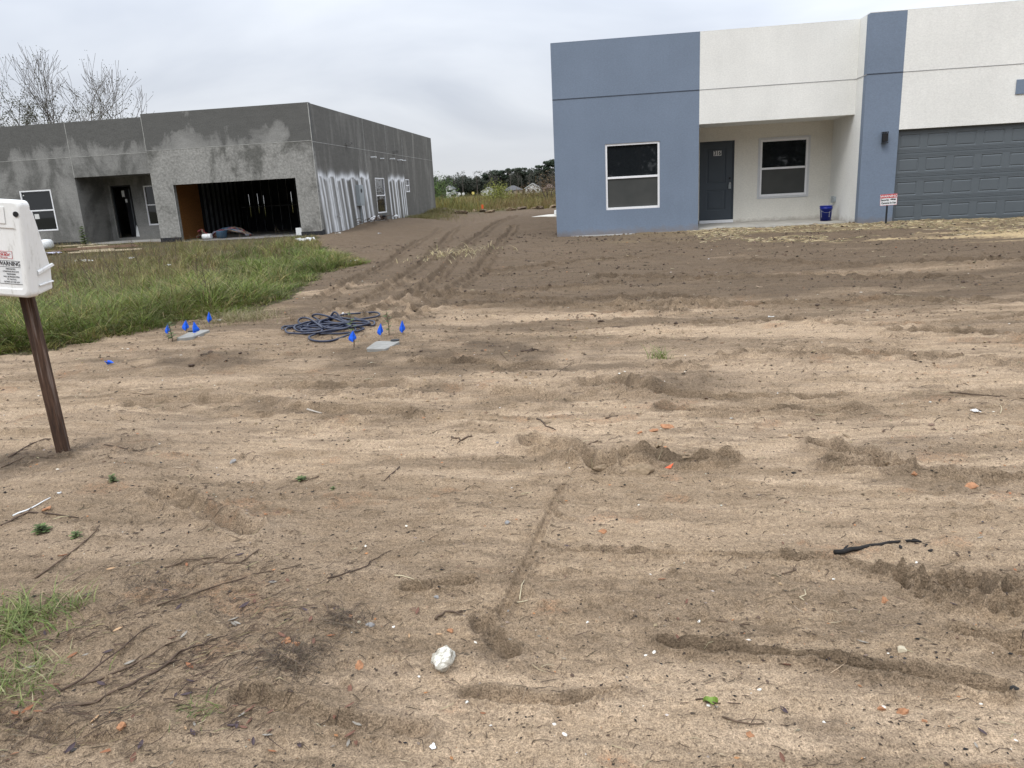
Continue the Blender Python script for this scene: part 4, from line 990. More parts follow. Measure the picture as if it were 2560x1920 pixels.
# ---- field of weeds behind the houses
def field():
    poly = [(-30, 47.5), (6, 46.0), (6, 120), (-34, 120)]
    q = sample_poly(60000, poly, lambda x, y: np.clip(50/y, .2, 1)**2)
    n = len(q); x, y = q.T
    front = sstep(46, 51, y+1.2*fbm(x*.6, y*.6, 321, 3))
    h = (0.25+0.85*front)*(0.6+0.6*RNG.random(n))*(0.75+.8*np.clip(fbm(x*.25, y*.25, 323, 3)+.25, 0, 1))
    hue = fbm(x*.22, y*.22, 325, 3)+0.035*(x+7)
    ca = palette(n, [(.21, .19, .055), (.16, .17, .05), (.27, .20, .06), (.12, .12, .04)], [3, 3, 2, 2]); cb = palette(n, [(.21, .135, .065), (.15, .10, .055), (.24, .18, .09)], [3, 2, 2])
    k = sstep(-.05, .30, hue)[:, None]
    o = blades('field_weeds', zed(q, fine=False), h, 0.020+0.02*RNG.random(n), 0.15+0.45*RNG.random(n), ca*(1-k)+cb*k, 3)
    tag(o, 'tall yellow and russet weeds filling the field behind the houses', 'weeds', kind='stuff')
    # rank grass along the bank by the side wall
    q = np.column_stack([-10.2+np.abs(RNG.normal(0, 1.0, 5000)), 38+9*RNG.random(5000)]); q = np.concatenate([q, np.column_stack([RNG.uniform(-10, -4.5, 1800), RNG.normal(46.2, .5, 1800)])])
    n = len(q); o = blades('bank_grass', zed(q, fine=False), 0.10+0.22*RNG.random(n), np.full(n, .015), .4+.7*RNG.random(n), palette(n, [(.20, .17, .07), (.14, .14, .045), (.26, .21, .10)], [2, 2, 1]), 3)
    tag(o, 'rough yellow green grass on the bank beside the unfinished house', 'grass', kind='stuff')
field()
def bush(name, x, y, r, h, n, cols, wts, lab, ls=.09, base=0):
    z = H(x, y); e = empty(name, (x, y, z)); tag(e, lab, 'bush')
    u = RNG.normal(0, 1, (n, 3)); u /= np.linalg.norm(u, axis=1)[:, None]; rr = RNG.random(n)**.45
    lob = 1+.5*fbm(u[:, 0]*2+7, u[:, 1]*2+u[:, 2], 331, 2)
    P = np.column_stack([u[:, 0]*r*rr*lob, u[:, 1]*r*rr*lob, base+(h-base)*(.5+.5*u[:, 2]*rr*lob)])
    leafs('foliage', P, ls, palette(n, cols, wts, .3), e)
    m = MB()
    for k in range(7):
        a = k*.9; m.tube([(x, y, z-.05), (x+.35*r*math.cos(a), y+.35*r*math.sin(a), z+h*.45), (x+.7*r*math.cos(a), y+.7*r*math.sin(a), z+h*.8)], [.03, .018, .008], 5, False)
    m.build('branches', BARK, e)
def leafs(name, P, size, cols, parent=None, aspect=.55):
    n = len(P); a = RNG.normal(0, 1, (n, 3)); a /= np.linalg.norm(a, axis=1)[:, None]; b = np.cross(a, RNG.normal(0, 1, (n, 3))); b /= np.linalg.norm(b, axis=1)[:, None]
    s = size*(0.5+RNG.random(n))[:, None] if np.isscalar(size) else size[:, None]
    V = np.stack([P-a*s*.5, P-b*s*.5*aspect, P+a*s*.5, P+b*s*.5*aspect], 1).reshape(-1, 3)
    F = (np.arange(n)*4)[:, None]+np.arange(4)[None]
    return mesh_np(name, V, F, LEAFM, parent, {'col': np.repeat(cols, 4, 0)}, smooth=False)
bush('bush', -8.0, 58.5, 1.15, 2.1, 2600, [(.24, .25, .06), (.18, .20, .05)], [2, 1], 'yellow green bush rising above the weeds in the field')
bush('bush', -12.9, 60.0, 1.5, 2.9, 2600, [(.10, .16, .035), (.07, .11, .03)], [2, 1], 'green bush just behind the unfinished house corner')
bush('bush', -3.9, 56.5, 1.3, 2.5, 1500, [(.14, .095, .05), (.10, .07, .04)], [2, 1], 'reddish brown bush beside the blue wall')
bush('bush', -5.7, 62.0, 1.3, 1.7, 1500, [(.16, .10, .055), (.11, .075, .04)], [2, 1], 'russet bush in front of the white gabled house')

# ---- leafless and thin trees behind the unfinished house
def grow(mb, tips, p, d, L, r, dep, rnd, spread=.5, minr=.010, upw=.10):
    k = 4; pts = [p]; dd = d.copy()
    for i in range(k):
        dd = (dd+Vector((rnd.gauss(0, .10), rnd.gauss(0, .10), rnd.gauss(0, .06)+upw*.5))).normalized(); pts.append(pts[-1]+dd*(L/k))
    r1 = max(r*.62, minr)
    mb.tube(pts, [r+(r1-r)*i/k for i in range(k+1)], 6 if r > .05 else 4, False)
    if dep == 0: tips.append((pts[-1], dd)); return
    if dep <= 2: tips.append((pts[2], dd))
    nb = 2 if rnd.random() < .55 else 3
    for b in range(nb):
        ax = Vector((rnd.gauss(0, 1), rnd.gauss(0, 1), rnd.gauss(0, 1))).cross(dd).normalized()
        ang = rnd.uniform(.25, spread+.25) if b else rnd.uniform(.08, .3)
        nd = (Matrix.Rotation(ang, 3, ax) @ dd).normalized()
        grow(mb, tips, pts[-1], nd, L*rnd.uniform(.66, .9), r1*(.95 if b == 0 else .72), dep-1, rnd, spread, minr, upw)
    if dep >= 2:
        for j in (1, 2, 3):
            if rnd.random() < .6:
                ax = Vector((rnd.gauss(0, 1), rnd.gauss(0, 1), 0)).cross(dd).normalized(); nd = (Matrix.Rotation(rnd.uniform(.6, 1.1), 3, ax) @ dd).normalized()
                grow(mb, tips, pts[j], nd, L*rnd.uniform(.45, .65), r*.40, max(dep-2, 0), rnd, spread, minr, upw)
def thin_tree(x, y, ht, seed, dirn, leafN, lab, lowleaf=1.0, dep=5, spread=.36, cols=((.085, .085, .05), (.12, .11, .06), (.06, .065, .035))):
    rnd = random.Random(seed); z = H(x, y); e = empty('bare_tree', (x, y, z)); tag(e, lab, 'tree', 'trees behind the unfinished house')
    mb = MB(); tips = []; grow(mb, tips, Vector((x, y, z-.2)), Vector(dirn).normalized(), ht*.30, ht*.0125, dep, rnd, spread)
    zm = max(t[0].z for t in tips); s = ht/(zm-z)
    M = Matrix.Translation((x, y, z)) @ Matrix.Scale(s, 4) @ Matrix.Translation((-x, -y, -z)); mb.xform(M)
    tips = [M @ t[0] for t in tips]
    mb.build('trunk', BARK, e)
    T = np.array([tuple(t) for t in tips]); wgt = np.clip(1.25-lowleaf*(T[:, 2]-z)/ht, .04, 1)**2.4
    i = RNG.choice(len(T), leafN, p=wgt/wgt.sum()); P = T[i]+RNG.normal(0, .20, (leafN, 3))-np.array([x, y, z])
    leafs('leaves', P, .10, palette(leafN, cols, [2, 1, 2], .25), e)
thin_tree(-41.6, 51.5, 12.9, 3, (.02, 0, 1), 9000, 'twiggy thin-leaved tree leftmost behind the unfinished house', 1.1)
thin_tree(-39.4, 53.0, 11.3, 33, (.05, 0, 1), 9000, 'twiggy tree second from left behind the unfinished house', .9)
thin_tree(-36.6, 50.0, 12.4, 12, (-.12, 0, 1), 3500, 'tall bare tree leaning left behind the unfinished house', 1.3)
thin_tree(-35.2, 50.0, 10.9, 21, (-.14, 0, 1), 900, 'bare forked tree left of the leafy tree behind the unfinished house', 1.5, dep=4)
thin_tree(-33.5, 49.0, 11.2, 8, (.04, 0, 1), 11000, 'bushy-bottomed tree rightmost behind the unfinished house', 1.45)

# ---- far woods and houses
def far_tree(name, kind, seed, lab=None):
    rs = np.random.default_rng(seed); e = empty(name, (0, 0, -200))
    P = []; S = []
    if kind == 'oak':
        for _ in range(14):
            c = np.array([rs.normal(0, 2.7), rs.normal(0, 2.2), rs.uniform(.8, 10.5)]); c[:2] *= 1.15-c[2]/16
            rr = rs.uniform(1.5, 2.8); u = rs.normal(0, 1, (230, 3)); u /= np.linalg.norm(u, axis=1)[:, None]; P.append(c+u*rr*(rs.random((230, 1))**.3)*np.array([1, 1, .8]))
        th = 6
    elif kind == 'thin':
        for _ in range(26):
            c = np.array([rs.normal(0, 2.0), rs.normal(0, 2.0), rs.uniform(3.5, 11.5)]); rr = rs.uniform(.4, 1.1); u = rs.normal(0, 1, (40, 3)); P.append(c+u*rr*.5)
        th = 10
    else:
        for _ in range(9):
            a = rs.uniform(0, 6.28); c = np.array([1.9*math.cos(a)*rs.random(), 1.9*math.sin(a)*rs.random(), rs.uniform(9.0, 13.0)]); rr = rs.uniform(.7, 1.35); u = rs.normal(0, 1, (150, 3)); u /= np.linalg.norm(u, axis=1)[:, None]; P.append(c+u*rr*np.array([1.3, 1.3, .55])*(rs.random((150, 1))**.3))
        th = 12
    P = np.concatenate(P)
    cols = palette(len(P), {'oak': [(.060, .072, .050), (.082, .094, .066), (.046, .056, .042)], 'thin': [(.09, .09, .07), (.07, .075, .06)], 'pine': [(.045, .066, .042), (.065, .085, .055)]}[kind], {'oak': [2, 1, 2], 'thin': [1, 1], 'pine': [2, 1]}[kind], .3)  # dull greens: slight distance haze put into the foliage colour
    leafs('crown', P, .62 if kind != 'thin' else .35, cols, e)
    m = MB(); m.tube([(0, 0, -.5), (.1, 0, th*.5), (0, .1, th)], [.26, .2, .09], 6)
    for k in range(6):
        a = k*1.05+seed; zz = th*(.55+.07*k); m.tube([(0, 0, zz), (1.3*math.cos(a), 1.3*math.sin(a), zz+1.2), (2.2*math.cos(a), 2.2*math.sin(a), zz+2.4)], [.11, .07, .03], 4, False)
    m.build('trunk', BARK, e, local=True); return e
def copy_tree(o, loc, rz, s, lab, cat, group=None):
    c = o.copy(); COL.objects.link(c); c.location = loc; c.rotation_euler = (0, 0, rz); c.scale = (s[0], s[0], s[1])
    for ch in o.children:
        d = ch.copy(); COL.objects.link(d); d.parent = c
        for g in ch.children: f = g.copy(); COL.objects.link(f); f.parent = d
    tag(c, lab, cat, group); return c
protos = {('oak', i): far_tree('oak_tree', 'oak', 100+i) for i in range(3)}
protos.update({('pine', i): far_tree('pine_tree', 'pine', 200+i) for i in range(2)}); protos[('thin', 0)] = far_tree('thin_tree', 'thin', 300)
rnd = random.Random(5)
GZF = .42
for i in range(40):
    x = -128+i*3.3+rnd.uniform(-1, 1); y = rnd.uniform(445, 470); copy_tree(protos['oak', rnd.randrange(3)], (x, y, GZF), rnd.uniform(0, 6), (rnd.uniform(.9, 1.25), rnd.uniform(.92, 1.22)*(.94+.18*i/40)), 'dark evergreen tree in the wood behind the distant houses', 'tree', 'dark trees of the distant wood')
for i in range(26):
    x = -138+i*6.2+rnd.uniform(-2, 2); copy_tree(protos['oak', rnd.randrange(3)], (x, 492, GZF), rnd.uniform(0, 6), (1.7, rnd.uniform(.95, 1.1)), 'dark evergreen tree in the wood behind the distant houses', 'tree', 'dark trees of the distant wood')
for i in range(16):
    x = -112+i*6.6+rnd.uniform(-2, 2); copy_tree(protos['thin', 0], (x, 440, GZF), rnd.uniform(0, 6), (1.1, rnd.uniform(1.05, 1.25)), 'pale thin-leaved tree at the front of the distant wood', 'tree', 'thin trees of the distant wood')
for t, hh, sx in ((-.1375, 15.5, 1.5), (-.1300, 15.2, 1.3), (-.1195, 16.2, .9), (-.1105, 16.0, 1.5), (-.1035, 16.3, 1.4), (-.1475, 13.5, 1.6), (-.0805, 17.2, 1.3), (-.0690, 19.5, 1.5), (-.0625, 20.0, 1.6), (-.055, 19, 1.5)):
    copy_tree(protos['pine', rnd.randrange(2)], (t*448, 448, GZF), rnd.uniform(0, 6), (sx, hh/14.0), 'flat-topped pine standing above the distant wood', 'tree', 'pines over the distant wood')
# trees across the street, seen only as reflections in the panes
for i in range(11):
    x = -34+i*7.5+rnd.uniform(-2, 2); copy_tree(protos['oak', i % 3], (x, -34+rnd.uniform(-4, 4), 0), rnd.uniform(0, 6), (1.4, 1.1), 'broad evergreen tree across the street behind the viewer', 'tree', 'trees across the street')
for e in protos.values():
    for ch in list(e.children): bpy.data.objects.remove(ch)
    bpy.data.objects.remove(e)
SIDING = flat('pale_siding', (0.62, 0.62, 0.60), 0.7, 0.05, .5); SHINGLE = flat('grey_shingle', (0.10, 0.10, 0.105), 0.9, 0.15, .6); SHINGLEB = flat('brown_shingle', (0.13, 0.095, 0.08), 0.9, 0.15, .6); TANW = flat('tan_wall', (0.36, 0.29, 0.23), 0.8, .08, .5)
def far_house(t0, t1, Y, eave, ridge, kind, wall, roof, lab):
    x0, x1 = t0*Y, t1*Y; cx0 = (x0+x1)/2; y0, y1 = Y, Y+9; e = empty('distant_house', (cx0, Y, GZF)); tag(e, lab, 'house')
    m = MB(); m.box(x0, x1, y0, y1, GZF-.3, eave)
    if kind == 'gable': m.add([(x0, y0, eave), (x1, y0, eave), (cx0, y0, ridge-.15), (x0, y0+.2, eave), (x1, y0+.2, eave), (cx0, y0+.2, ridge-.15)], [(0, 1, 2), (5, 4, 3), (0, 2, 5, 3), (1, 4, 5, 2)])
    m.build('wall', wall, e)
    m = MB(); o_ = .5; tk = .2
    if kind == 'gable':
        m.prism([(x0-o_, y0-o_, eave-.1), (cx0, y0-o_, ridge), (x1+o_, y0-o_, eave-.1), (x1+o_, y0-o_, eave+.12), (cx0, y0-o_, ridge+.25), (x0-o_, y0-o_, eave+.12)], (0, 0, 0), (0, y1-y0+2*o_, 0))
        m.build('roof', roof, e)
        f = MB(); f.prism([(x0-o_, y0-o_-.06, eave-.12), (cx0, y0-o_-.06, ridge-.02), (x1+o_, y0-o_-.06, eave-.12), (x1+o_, y0-o_-.06, eave+.14), (cx0, y0-o_-.06, ridge+.27), (x0-o_, y0-o_-.06, eave+.14)], (0, 0, 0), (0, .05, 0)); f.build('barge_board', SIDING, e)
    else:
        m.add([(x0-o_, y0-o_, eave), (x1+o_, y0-o_, eave), (x1+o_, y1+o_, eave), (x0-o_, y1+o_, eave), (cx0-.8, (y0+y1)/2, ridge), (cx0+.8, (y0+y1)/2, ridge)], [(0, 1, 5, 4), (1, 2, 5), (2, 3, 4, 5), (3, 0, 4), (3, 2, 1, 0)]); m.build('roof', roof, e)
    for k in range(3):
        xx = x0+(x1-x0)*(.18+.3*k); f = MB(); f.box(xx, xx+1.0, y0-.05, y0-.002, eave-1.6, eave-.4); f.build('window', GLASS, e)
far_house(-.2050, -.1965, 400, 5.0, 6.6, 'gable', SIDING, SHINGLE, 'tall narrow white distant house far left of the others')
far_house(-.2000, -.1925, 396, 2.6, 3.4, 'gable', SIDING, SHINGLE, 'low white annex beside the tall narrow distant house')
far_house(-.1570, -.1395, 415, 2.6, 4.9, 'gable', SIDING, SHINGLE, 'white distant house partly hidden by the yellow green bush')
far_house(-.1290, -.1040, 420, 2.7, 5.3, 'hip', TANW, SHINGLE, 'distant tan house with dark grey hipped roof')
far_house(-.0995, -.0790, 410, 3.0, 5.6, 'gable', SIDING, SHINGLE, 'distant white house with a broad front gable')
far_house(-.0760, -.0600, 425, 2.7, 4.9, 'hip', TANW, SHINGLEB, 'distant brown-roofed house closest to the blue wall')
for k, (px_, py_) in enumerate(((600, 690), (655, 690), (790, 680))):
    p = at_y((1040+px_*.1808)/SD, (360+py_*.1808)/SD, 190.0); m = MB(); m.tube([(p[0], 190, GZF-.2), (p[0], 190, p[2])], .04, 6); o = m.build('road_sign', GREYBOX, None, origin=(p[0], 190, GZF))
    tag(o, ['leftmost small pale road sign beyond the field', 'middle small pale road sign beyond the field', 'rightmost small pale road sign beyond the field'][k], 'road sign', 'road signs beyond the field')
    m = MB(); m.tube([(p[0], 189.93, p[2]), (p[0], 189.90, p[2])], .38, 8); m.build('sign_face', SIDING if k < 2 else flat('sign_yellow', (.6, .5, .15), .5), o)

# ================================================================== objects on the ground
def rockmesh(name, loc, size, mat, seed, lab, cat, group=None, amp=.35, sub=3, sink=.25, rz=0.):
    import bmesh
    bm = bmesh.new(); bmesh.ops.create_icosphere(bm, subdivisions=sub, radius=1.0); rs = np.random.default_rng(seed)
    pl = [(v/np.linalg.norm(v), rs.uniform(.42, .85)) for v in rs.normal(0, 1, (11, 3))]
    for v in bm.verts:
        c = np.array(v.co); 
        for n_, d_ in pl:
            k = c@n_
            if k > d_: c = c-n_*(k-d_)*.9
        a = 1+amp*.6*float(fbm(np.array([c[0]*2+seed]), np.array([c[1]*2+c[2]*1.7]), seed, 3)[0]); c = c*a
        v.co = (c[0]*size[0], c[1]*size[1], c[2]*size[2])
    me = bpy.data.meshes.new(name); bm.to_mesh(me); bm.free()
    o = link_obj(name, me, mat); o.location = (loc[0], loc[1], loc[2]+size[2]*(1-sink*2)*.6); o.rotation_euler = (rs.normal(0, .2), rs.normal(0, .2), rz or rs.uniform(0, 6))
    tag(o, lab, cat, group); return o
def mat_whiterock():
    m = NT('limerock'); v = m.objc(); f = m.ramp(m.noise(v, 42, 5, .7), [(.45, 0.), (.56, 1.)]); sx = m.n('ShaderNodeSeparateXYZ'); m.l(v, sx.inputs[0])
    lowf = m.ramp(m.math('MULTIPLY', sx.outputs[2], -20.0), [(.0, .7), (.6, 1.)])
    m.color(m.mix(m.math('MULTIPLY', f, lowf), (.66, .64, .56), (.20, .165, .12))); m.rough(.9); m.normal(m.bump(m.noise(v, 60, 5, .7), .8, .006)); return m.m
LIME = mat_whiterock()
CLAY = flat('orange_clay', (.33, .165, .085), .95, .35, 60, bump=.003, bscale=160)
GREYP = flat('grey_pebble', (.24, .23, .22), .7, .2, 30); SHELL = flat('white_chip', (.72, .70, .64), .6, .1, 40); DARKP = flat('dark_pebble', (.035, .032, .03), .7, .3, 30)
TANP = flat('tan_pebble', (.46, .40, .29), .7, .15, 30); MUD = flat('dark_clod', (.075, .052, .038), .95, .3, 40, bump=.004, bscale=90); SANDC = flat('sand_clod', (.23, .17, .11), .95, .3, 50, bump=.005, bscale=110)
rockmesh('white_rock', gp(962, 1436), (.062, .050, .044), LIME, 4, 'white chalky stone, largest stone on the sand', 'stone', sink=.15, amp=.6)
for i, (dx, dy, s, lab) in enumerate(((973, 1362, .019, 'pointed orange clay lump above the white stone'), (757, 1333, .016, 'round orange clay lump beside dead grass'), (620, 1385, .024, 'broad orange clay lump above a clump of dead grass'),
    (640, 1392, .016, 'smaller orange clay lump touching the broad one'), (775, 1440, .026, 'crumbling orange clay lump left of the white stone'), (262, 1565, .022, 'orange clay lump by the bottom left leaves'),
    (1408, 932, .045, 'orange clay lump right of the buried clod'), (1440, 925, .05, 'pale orange clay crust at the right end of the clay patch'), (1383, 935, .025, 'orange clay lump at the left end of the clay patch'),
    (1903, 1530, .022, 'orange clay lump under a white shell chip'), (1950, 1537, .024, 'brownish orange clay lump at lower right'), (1995, 1557, .012, 'small orange clay lump beside the lower right lumps'),
    (1620, 1590, .018, 'orange clay lump at the bottom right of centre'), (1300, 1148, .025, 'orange clay lump beside a grey stone on the sand'), (917, 912, .02, 'flat orange clay piece on the left sand'), (2095, 1052, .045, 'long flat orange clay piece at the right edge'),
    (1910, 1295, .018, 'orange clay lump below the charred stick'), (1975, 1025, .02, 'small orange clay lump by the right hand rut'), (100, 1100, .03, 'orange clay smear beside the long white stick'))):
    rockmesh('clay_lump', gp(dx, dy), (s*1.1, s*.8, s*(.5 if 'flat' not in lab and 'crust' not in lab and 'smear' not in lab else .22)), CLAY, 50+i, lab, 'clay lump', 'orange clay lumps', amp=.9, sink=.48)
for i, (dx, dy, s, mat, lab) in enumerate(((775, 1345, .014, TANP, 'pale round pebble beside the dead grass'), (800, 1352, .02, GREYP, 'flat grey stone right of the pale round pebble'), (1098, 1318, .010, GREYP, 'grey pebble on the track near the centre'),
    (1948, 1405, .024, TANP, 'large pale pebble beside two smaller chips at right'), (1955, 1424, .009, DARKP, 'black pebble under the large pale pebble'), (1925, 1420, .009, DARKP, 'black pebble left of the large pale pebble'),
    (505, 1003, .03, GREYP, 'rough grey stone on the small mound right of the post'), (1075, 957, .016, GREYP, 'grey slate chip lying in a small hollow'), (325, 1178, .011, MUD, 'round dark brown seed on the sand'),
    (2190, 1492, .018, DARKP, 'black stone at the right edge'), (160, 1620, .012, DARKP, 'black pebble at the bottom left'), (515, 1043, .013, DARKP, 'small black pebble right of the grey stone'), (348, 1000, .014, DARKP, 'dark stone right of the post foot'),
    (1095, 1130, .016, GREYP, 'grey oval pebble left of the track'), (942, 1290, .015, GREYP, 'grey stone half buried at centre'), (455, 775, .035, MUD, 'largest dark clod left of the hose'), (415, 790, .05, MUD, 'long dark clod below the left concrete lid'), (235, 772, .03, MUD, 'dark clod above the fallen flag'))):
    rockmesh('pebble', gp(dx, dy), (s, s*.8, s*.5), mat, 90+i, lab, 'stone', 'single stones on the sand', amp=.25, sub=2)
chips = [(1220,1590),(1197,1565),(1060,1566),(1530,1525),(1413,1410),(1918,1412),(1908,1528),(2195,1600),(2120,1517),(2200,1415),(1980,1215),(1970,1225),(1800,1255),(1268,1345),(1395,1416),(850,1355),(2105,890),(1350,800),(1338,812),(1480,768),(1002,675),(600,745),(560,872),(265,755),(345,960),(1680,850),(2180,700),(1775,740),
         (1080,880),(1145,830),(2010,870),(1580,905),(1230,1000),(1380,1090),(1510,1330),(1640,1490),(1780,1560),(905,1462),(790,1180),(840,960)]
for i, (dx, dy) in enumerate(chips):
    s = random.uniform(.007, .012)*(1+max(0, (1000-dy))/500); rockmesh('shell_chip', gp(dx, dy), (s, s*.7, s*.4), SHELL, 200+i, 'small white shell chip lying on the sand', 'shell chip', 'white shell chips on the sand', amp=.3, sub=1, sink=.2)
for i, (dx, dy, s) in enumerate(((1385, 985, .085), (1350, 990, .05), (1420, 980, .05), (1300, 1010, .05), (1275, 992, .04), (1480, 990, .035), (1830, 965, .04), (1880, 1005, .05), (1860, 985, .03), (1920, 1000, .035), (1215, 962, .035), (1600, 985, .03))):
    rockmesh('soil_clod', gp(dx, dy), (s, s*.6, s*.42), SANDC, 300+i, 'crumbly sandy clod torn up along the rut', 'clod', 'sandy clods along the rut', amp=.9, sink=.35)
for i, (dx, dy, s) in enumerate(((2135, 650, .09), (1002, 634, .07), (1590, 690, .06), (1145, 758, .05), (440, 775, .04), (485, 780, .04), (1460, 700, .05), (2080, 610, .06), (1700, 640, .05), (690, 770, .03), (1910, 650, .05), (1300, 700, .05), (520, 768, .035), (910, 760, .03), (1765, 660, .04), (1490, 735, .03))):
    rockmesh('dirt_lump', gp(dx, dy), (s, s*.6, s*.4), MUD, 340+i, 'dark lump of damp earth on the graded soil', 'earth lump', 'dark earth lumps on the graded soil', amp=.9, sink=.3, sub=2)

BANKM = flat('bank_soil', (.13, .095, .064), .95, .3, 8)
for i in range(16):
    xx = -9.5+i*.6; yy = 45.0+1.2*math.sin(i*2.3); rockmesh('earth_lump', Vector((xx, yy, H(xx, yy))), (.25+.12*(i % 3), .25, .14), SANDC if i % 2 else BANKM, 370+i, 'dark earth lump on the low bank before the weedy field', 'earth lump', 'earth lumps on the bank before the field', amp=.9, sink=.3, sub=2)
# leaves
LB = [flat('leaf_brown', (.150, .070, .045), .6, .25, 60), flat('leaf_dark', (.060, .040, .045), .5, .25, 60), flat('leaf_tan', (.42, .27, .15), .6, .2, 60), flat('leaf_rust', (.24, .10, .045), .6, .2, 60), flat('leaf_grey', (.26, .235, .20), .6, .2, 60)]
def leaf(dx, dy, L, mi, seed, lab, grp='fallen leaves'):
    p = gp(dx, dy); rs = random.Random(seed); V = []; F = []; n = 6; curl = rs.uniform(.05, .35)
    for i in range(n+1):
        t = i/n; w_ = .30*math.sin(math.pi*min(1, t*.94+.03))**.8
        for j, sg in enumerate((-1, -.5, 0, .5, 1)): V.append(((t-.5)*L, sg*w_*L*.5, L*(curl*abs(sg)*.22+curl*.45*(t-.5)**2)+(.0006 if sg else 0)))
    for i in range(n):
        for j in range(4): F.append((i*5+j, i*5+j+1, (i+1)*5+j+1, (i+1)*5+j))
    me = bpy.data.meshes.new('fallen_leaf'); me.from_pydata(V, [], F); me.polygons.foreach_set('use_smooth', [True]*len(F)); o = link_obj('fallen_leaf', me, LB[mi])
    o.location = p+Vector((0, 0, .004)); o.rotation_euler = (rs.uniform(-.35, .35), rs.uniform(-.2, .2), rs.uniform(0, 6.28)); tag(o, lab, 'leaf', grp)
named_leaves = [(152,1620,.05,1,'dark oval leaf at the bottom left'),(305,1613,.05,1,'dark leaf beside a pair of brown leaves at the bottom'),(288,1640,.05,0,'brown folded leaf below the dark bottom leaf'),(755,1480,.05,0,'brown leaf by itself below the clay lump'),
    (902,1322,.045,0,'brown leaf above the pointed clay lump'),(540,1530,.05,0,'curled brown leaf next to the small green tuft'),(610,1375,.05,0,'reddish leaf on the clump of dead grass'),(715,1375,.04,3,'rust leaf right of the dead grass'),(518,1200,.04,1,'dark leaf far right of the round seed'),
    (528,1310,.05,1,'upright dark leaf among the twigs'),(35,1550,.06,3,'rust leaf at the bottom left edge'),(60,1535,.05,3,'second rust leaf at the bottom left edge'),(410,1440,.05,3,'tan orange leaf between twigs at lower left'),(255,1360,.04,2,'pale tan leaf left of the twigs'),(505,1350,.04,4,'grey leaf lying flat among twigs'),
    (590,1260,.035,4,'pale oval leaf at the upper end of the twigs'),(1690,1660-20,.04,0,'brown leaf at the bottom right'),(1695,1435,.045,0,'brown curled leaf in the long rut'),(1690,1195,.03,0,'small brown leaf near the charred stick')]
for i, (dx, dy, L, mi, lab) in enumerate(named_leaves): leaf(dx, dy, L, mi, 500+i, lab)
rl = random.Random(77)
for i in range(90):
    if i < 70: dx = rl.uniform(10, 780); dy = rl.uniform(1190, 1650)
    else: dx = rl.uniform(700, 2200); dy = rl.uniform(1100, 1650)
    leaf(dx, dy, rl.uniform(.02, .045), rl.choice([0, 1, 1, 3, 0, 2, 4, 0]), 600+i, 'small fallen leaf in the litter on the sand', 'small fallen leaves in the litter')

# twigs and sticks
def twig(name, pts, r, mat, lab, cat='twig', group=None, side=0, lift=.004, seed=0):
    rs = random.Random(seed); W = [gp(*q[:2], up=lift+(q[2] if len(q) > 2 else 0)) for q in pts]
    P = []
    for a, b in zip(W[:-1], W[1:]):
        for t in (0, .33, .66):
            q = a.lerp(b, t)+Vector((rs.gauss(0, .006), rs.gauss(0, .006), 0)); q.z = max(q.z, H(q.x, q.y)+lift*.5); P.append(q)
    P.append(W[-1]); m = MB(); n = len(P); m.tube(P, [r*(1-.6*i/n) for i in range(n)], 6)
    for k in range(side):
        i = rs.randrange(1, n-1); d = (P[i]-P[i-1]).normalized(); a = rs.choice((-1, 1))*rs.uniform(.4, .9); d = Matrix.Rotation(a, 3, 'Z') @ d; L = rs.uniform(.03, .09)
        m.tube([P[i], P[i]+d*L*.5+Vector((0, 0, .006)), P[i]+d*L], [r*.5, r*.4, r*.2], 5)
    o = m.build(name, mat, None, smooth=True, origin=W[0]); tag(o, lab, cat, group); return o
CHAR = flat('charred_wood', (.016, .014, .013), .8, .4, 30, bump=.004, bscale=60); PALEST = flat('pale_straw', (.50, .43, .29), .7, .15, 40); TWD = flat('grey_brown_twig', (.115, .080, .055), .85, .3, 40)
twig('charred_stick', [(1800, 1200), (1860, 1184), (1920, 1174), (1990, 1172)], .012, CHAR, 'charred black stick lying on the sand at right', 'stick', side=2, seed=1)
for i, (dx, dy, s) in enumerate(((1980, 1168, .022), (1945, 1182, .016), (2010, 1190, .018), (2000, 1178, .010), (1660-15, 1012, .013), (1715, 1022, .02), (1700, 1026, .012), (1690, 1020, .011))):
    rockmesh('charcoal_piece', gp(dx, dy), (s, s*.5, s*.45), CHAR, 420+i, 'black charcoal piece on the sand', 'charcoal', 'black charcoal pieces', amp=.6, sub=2)
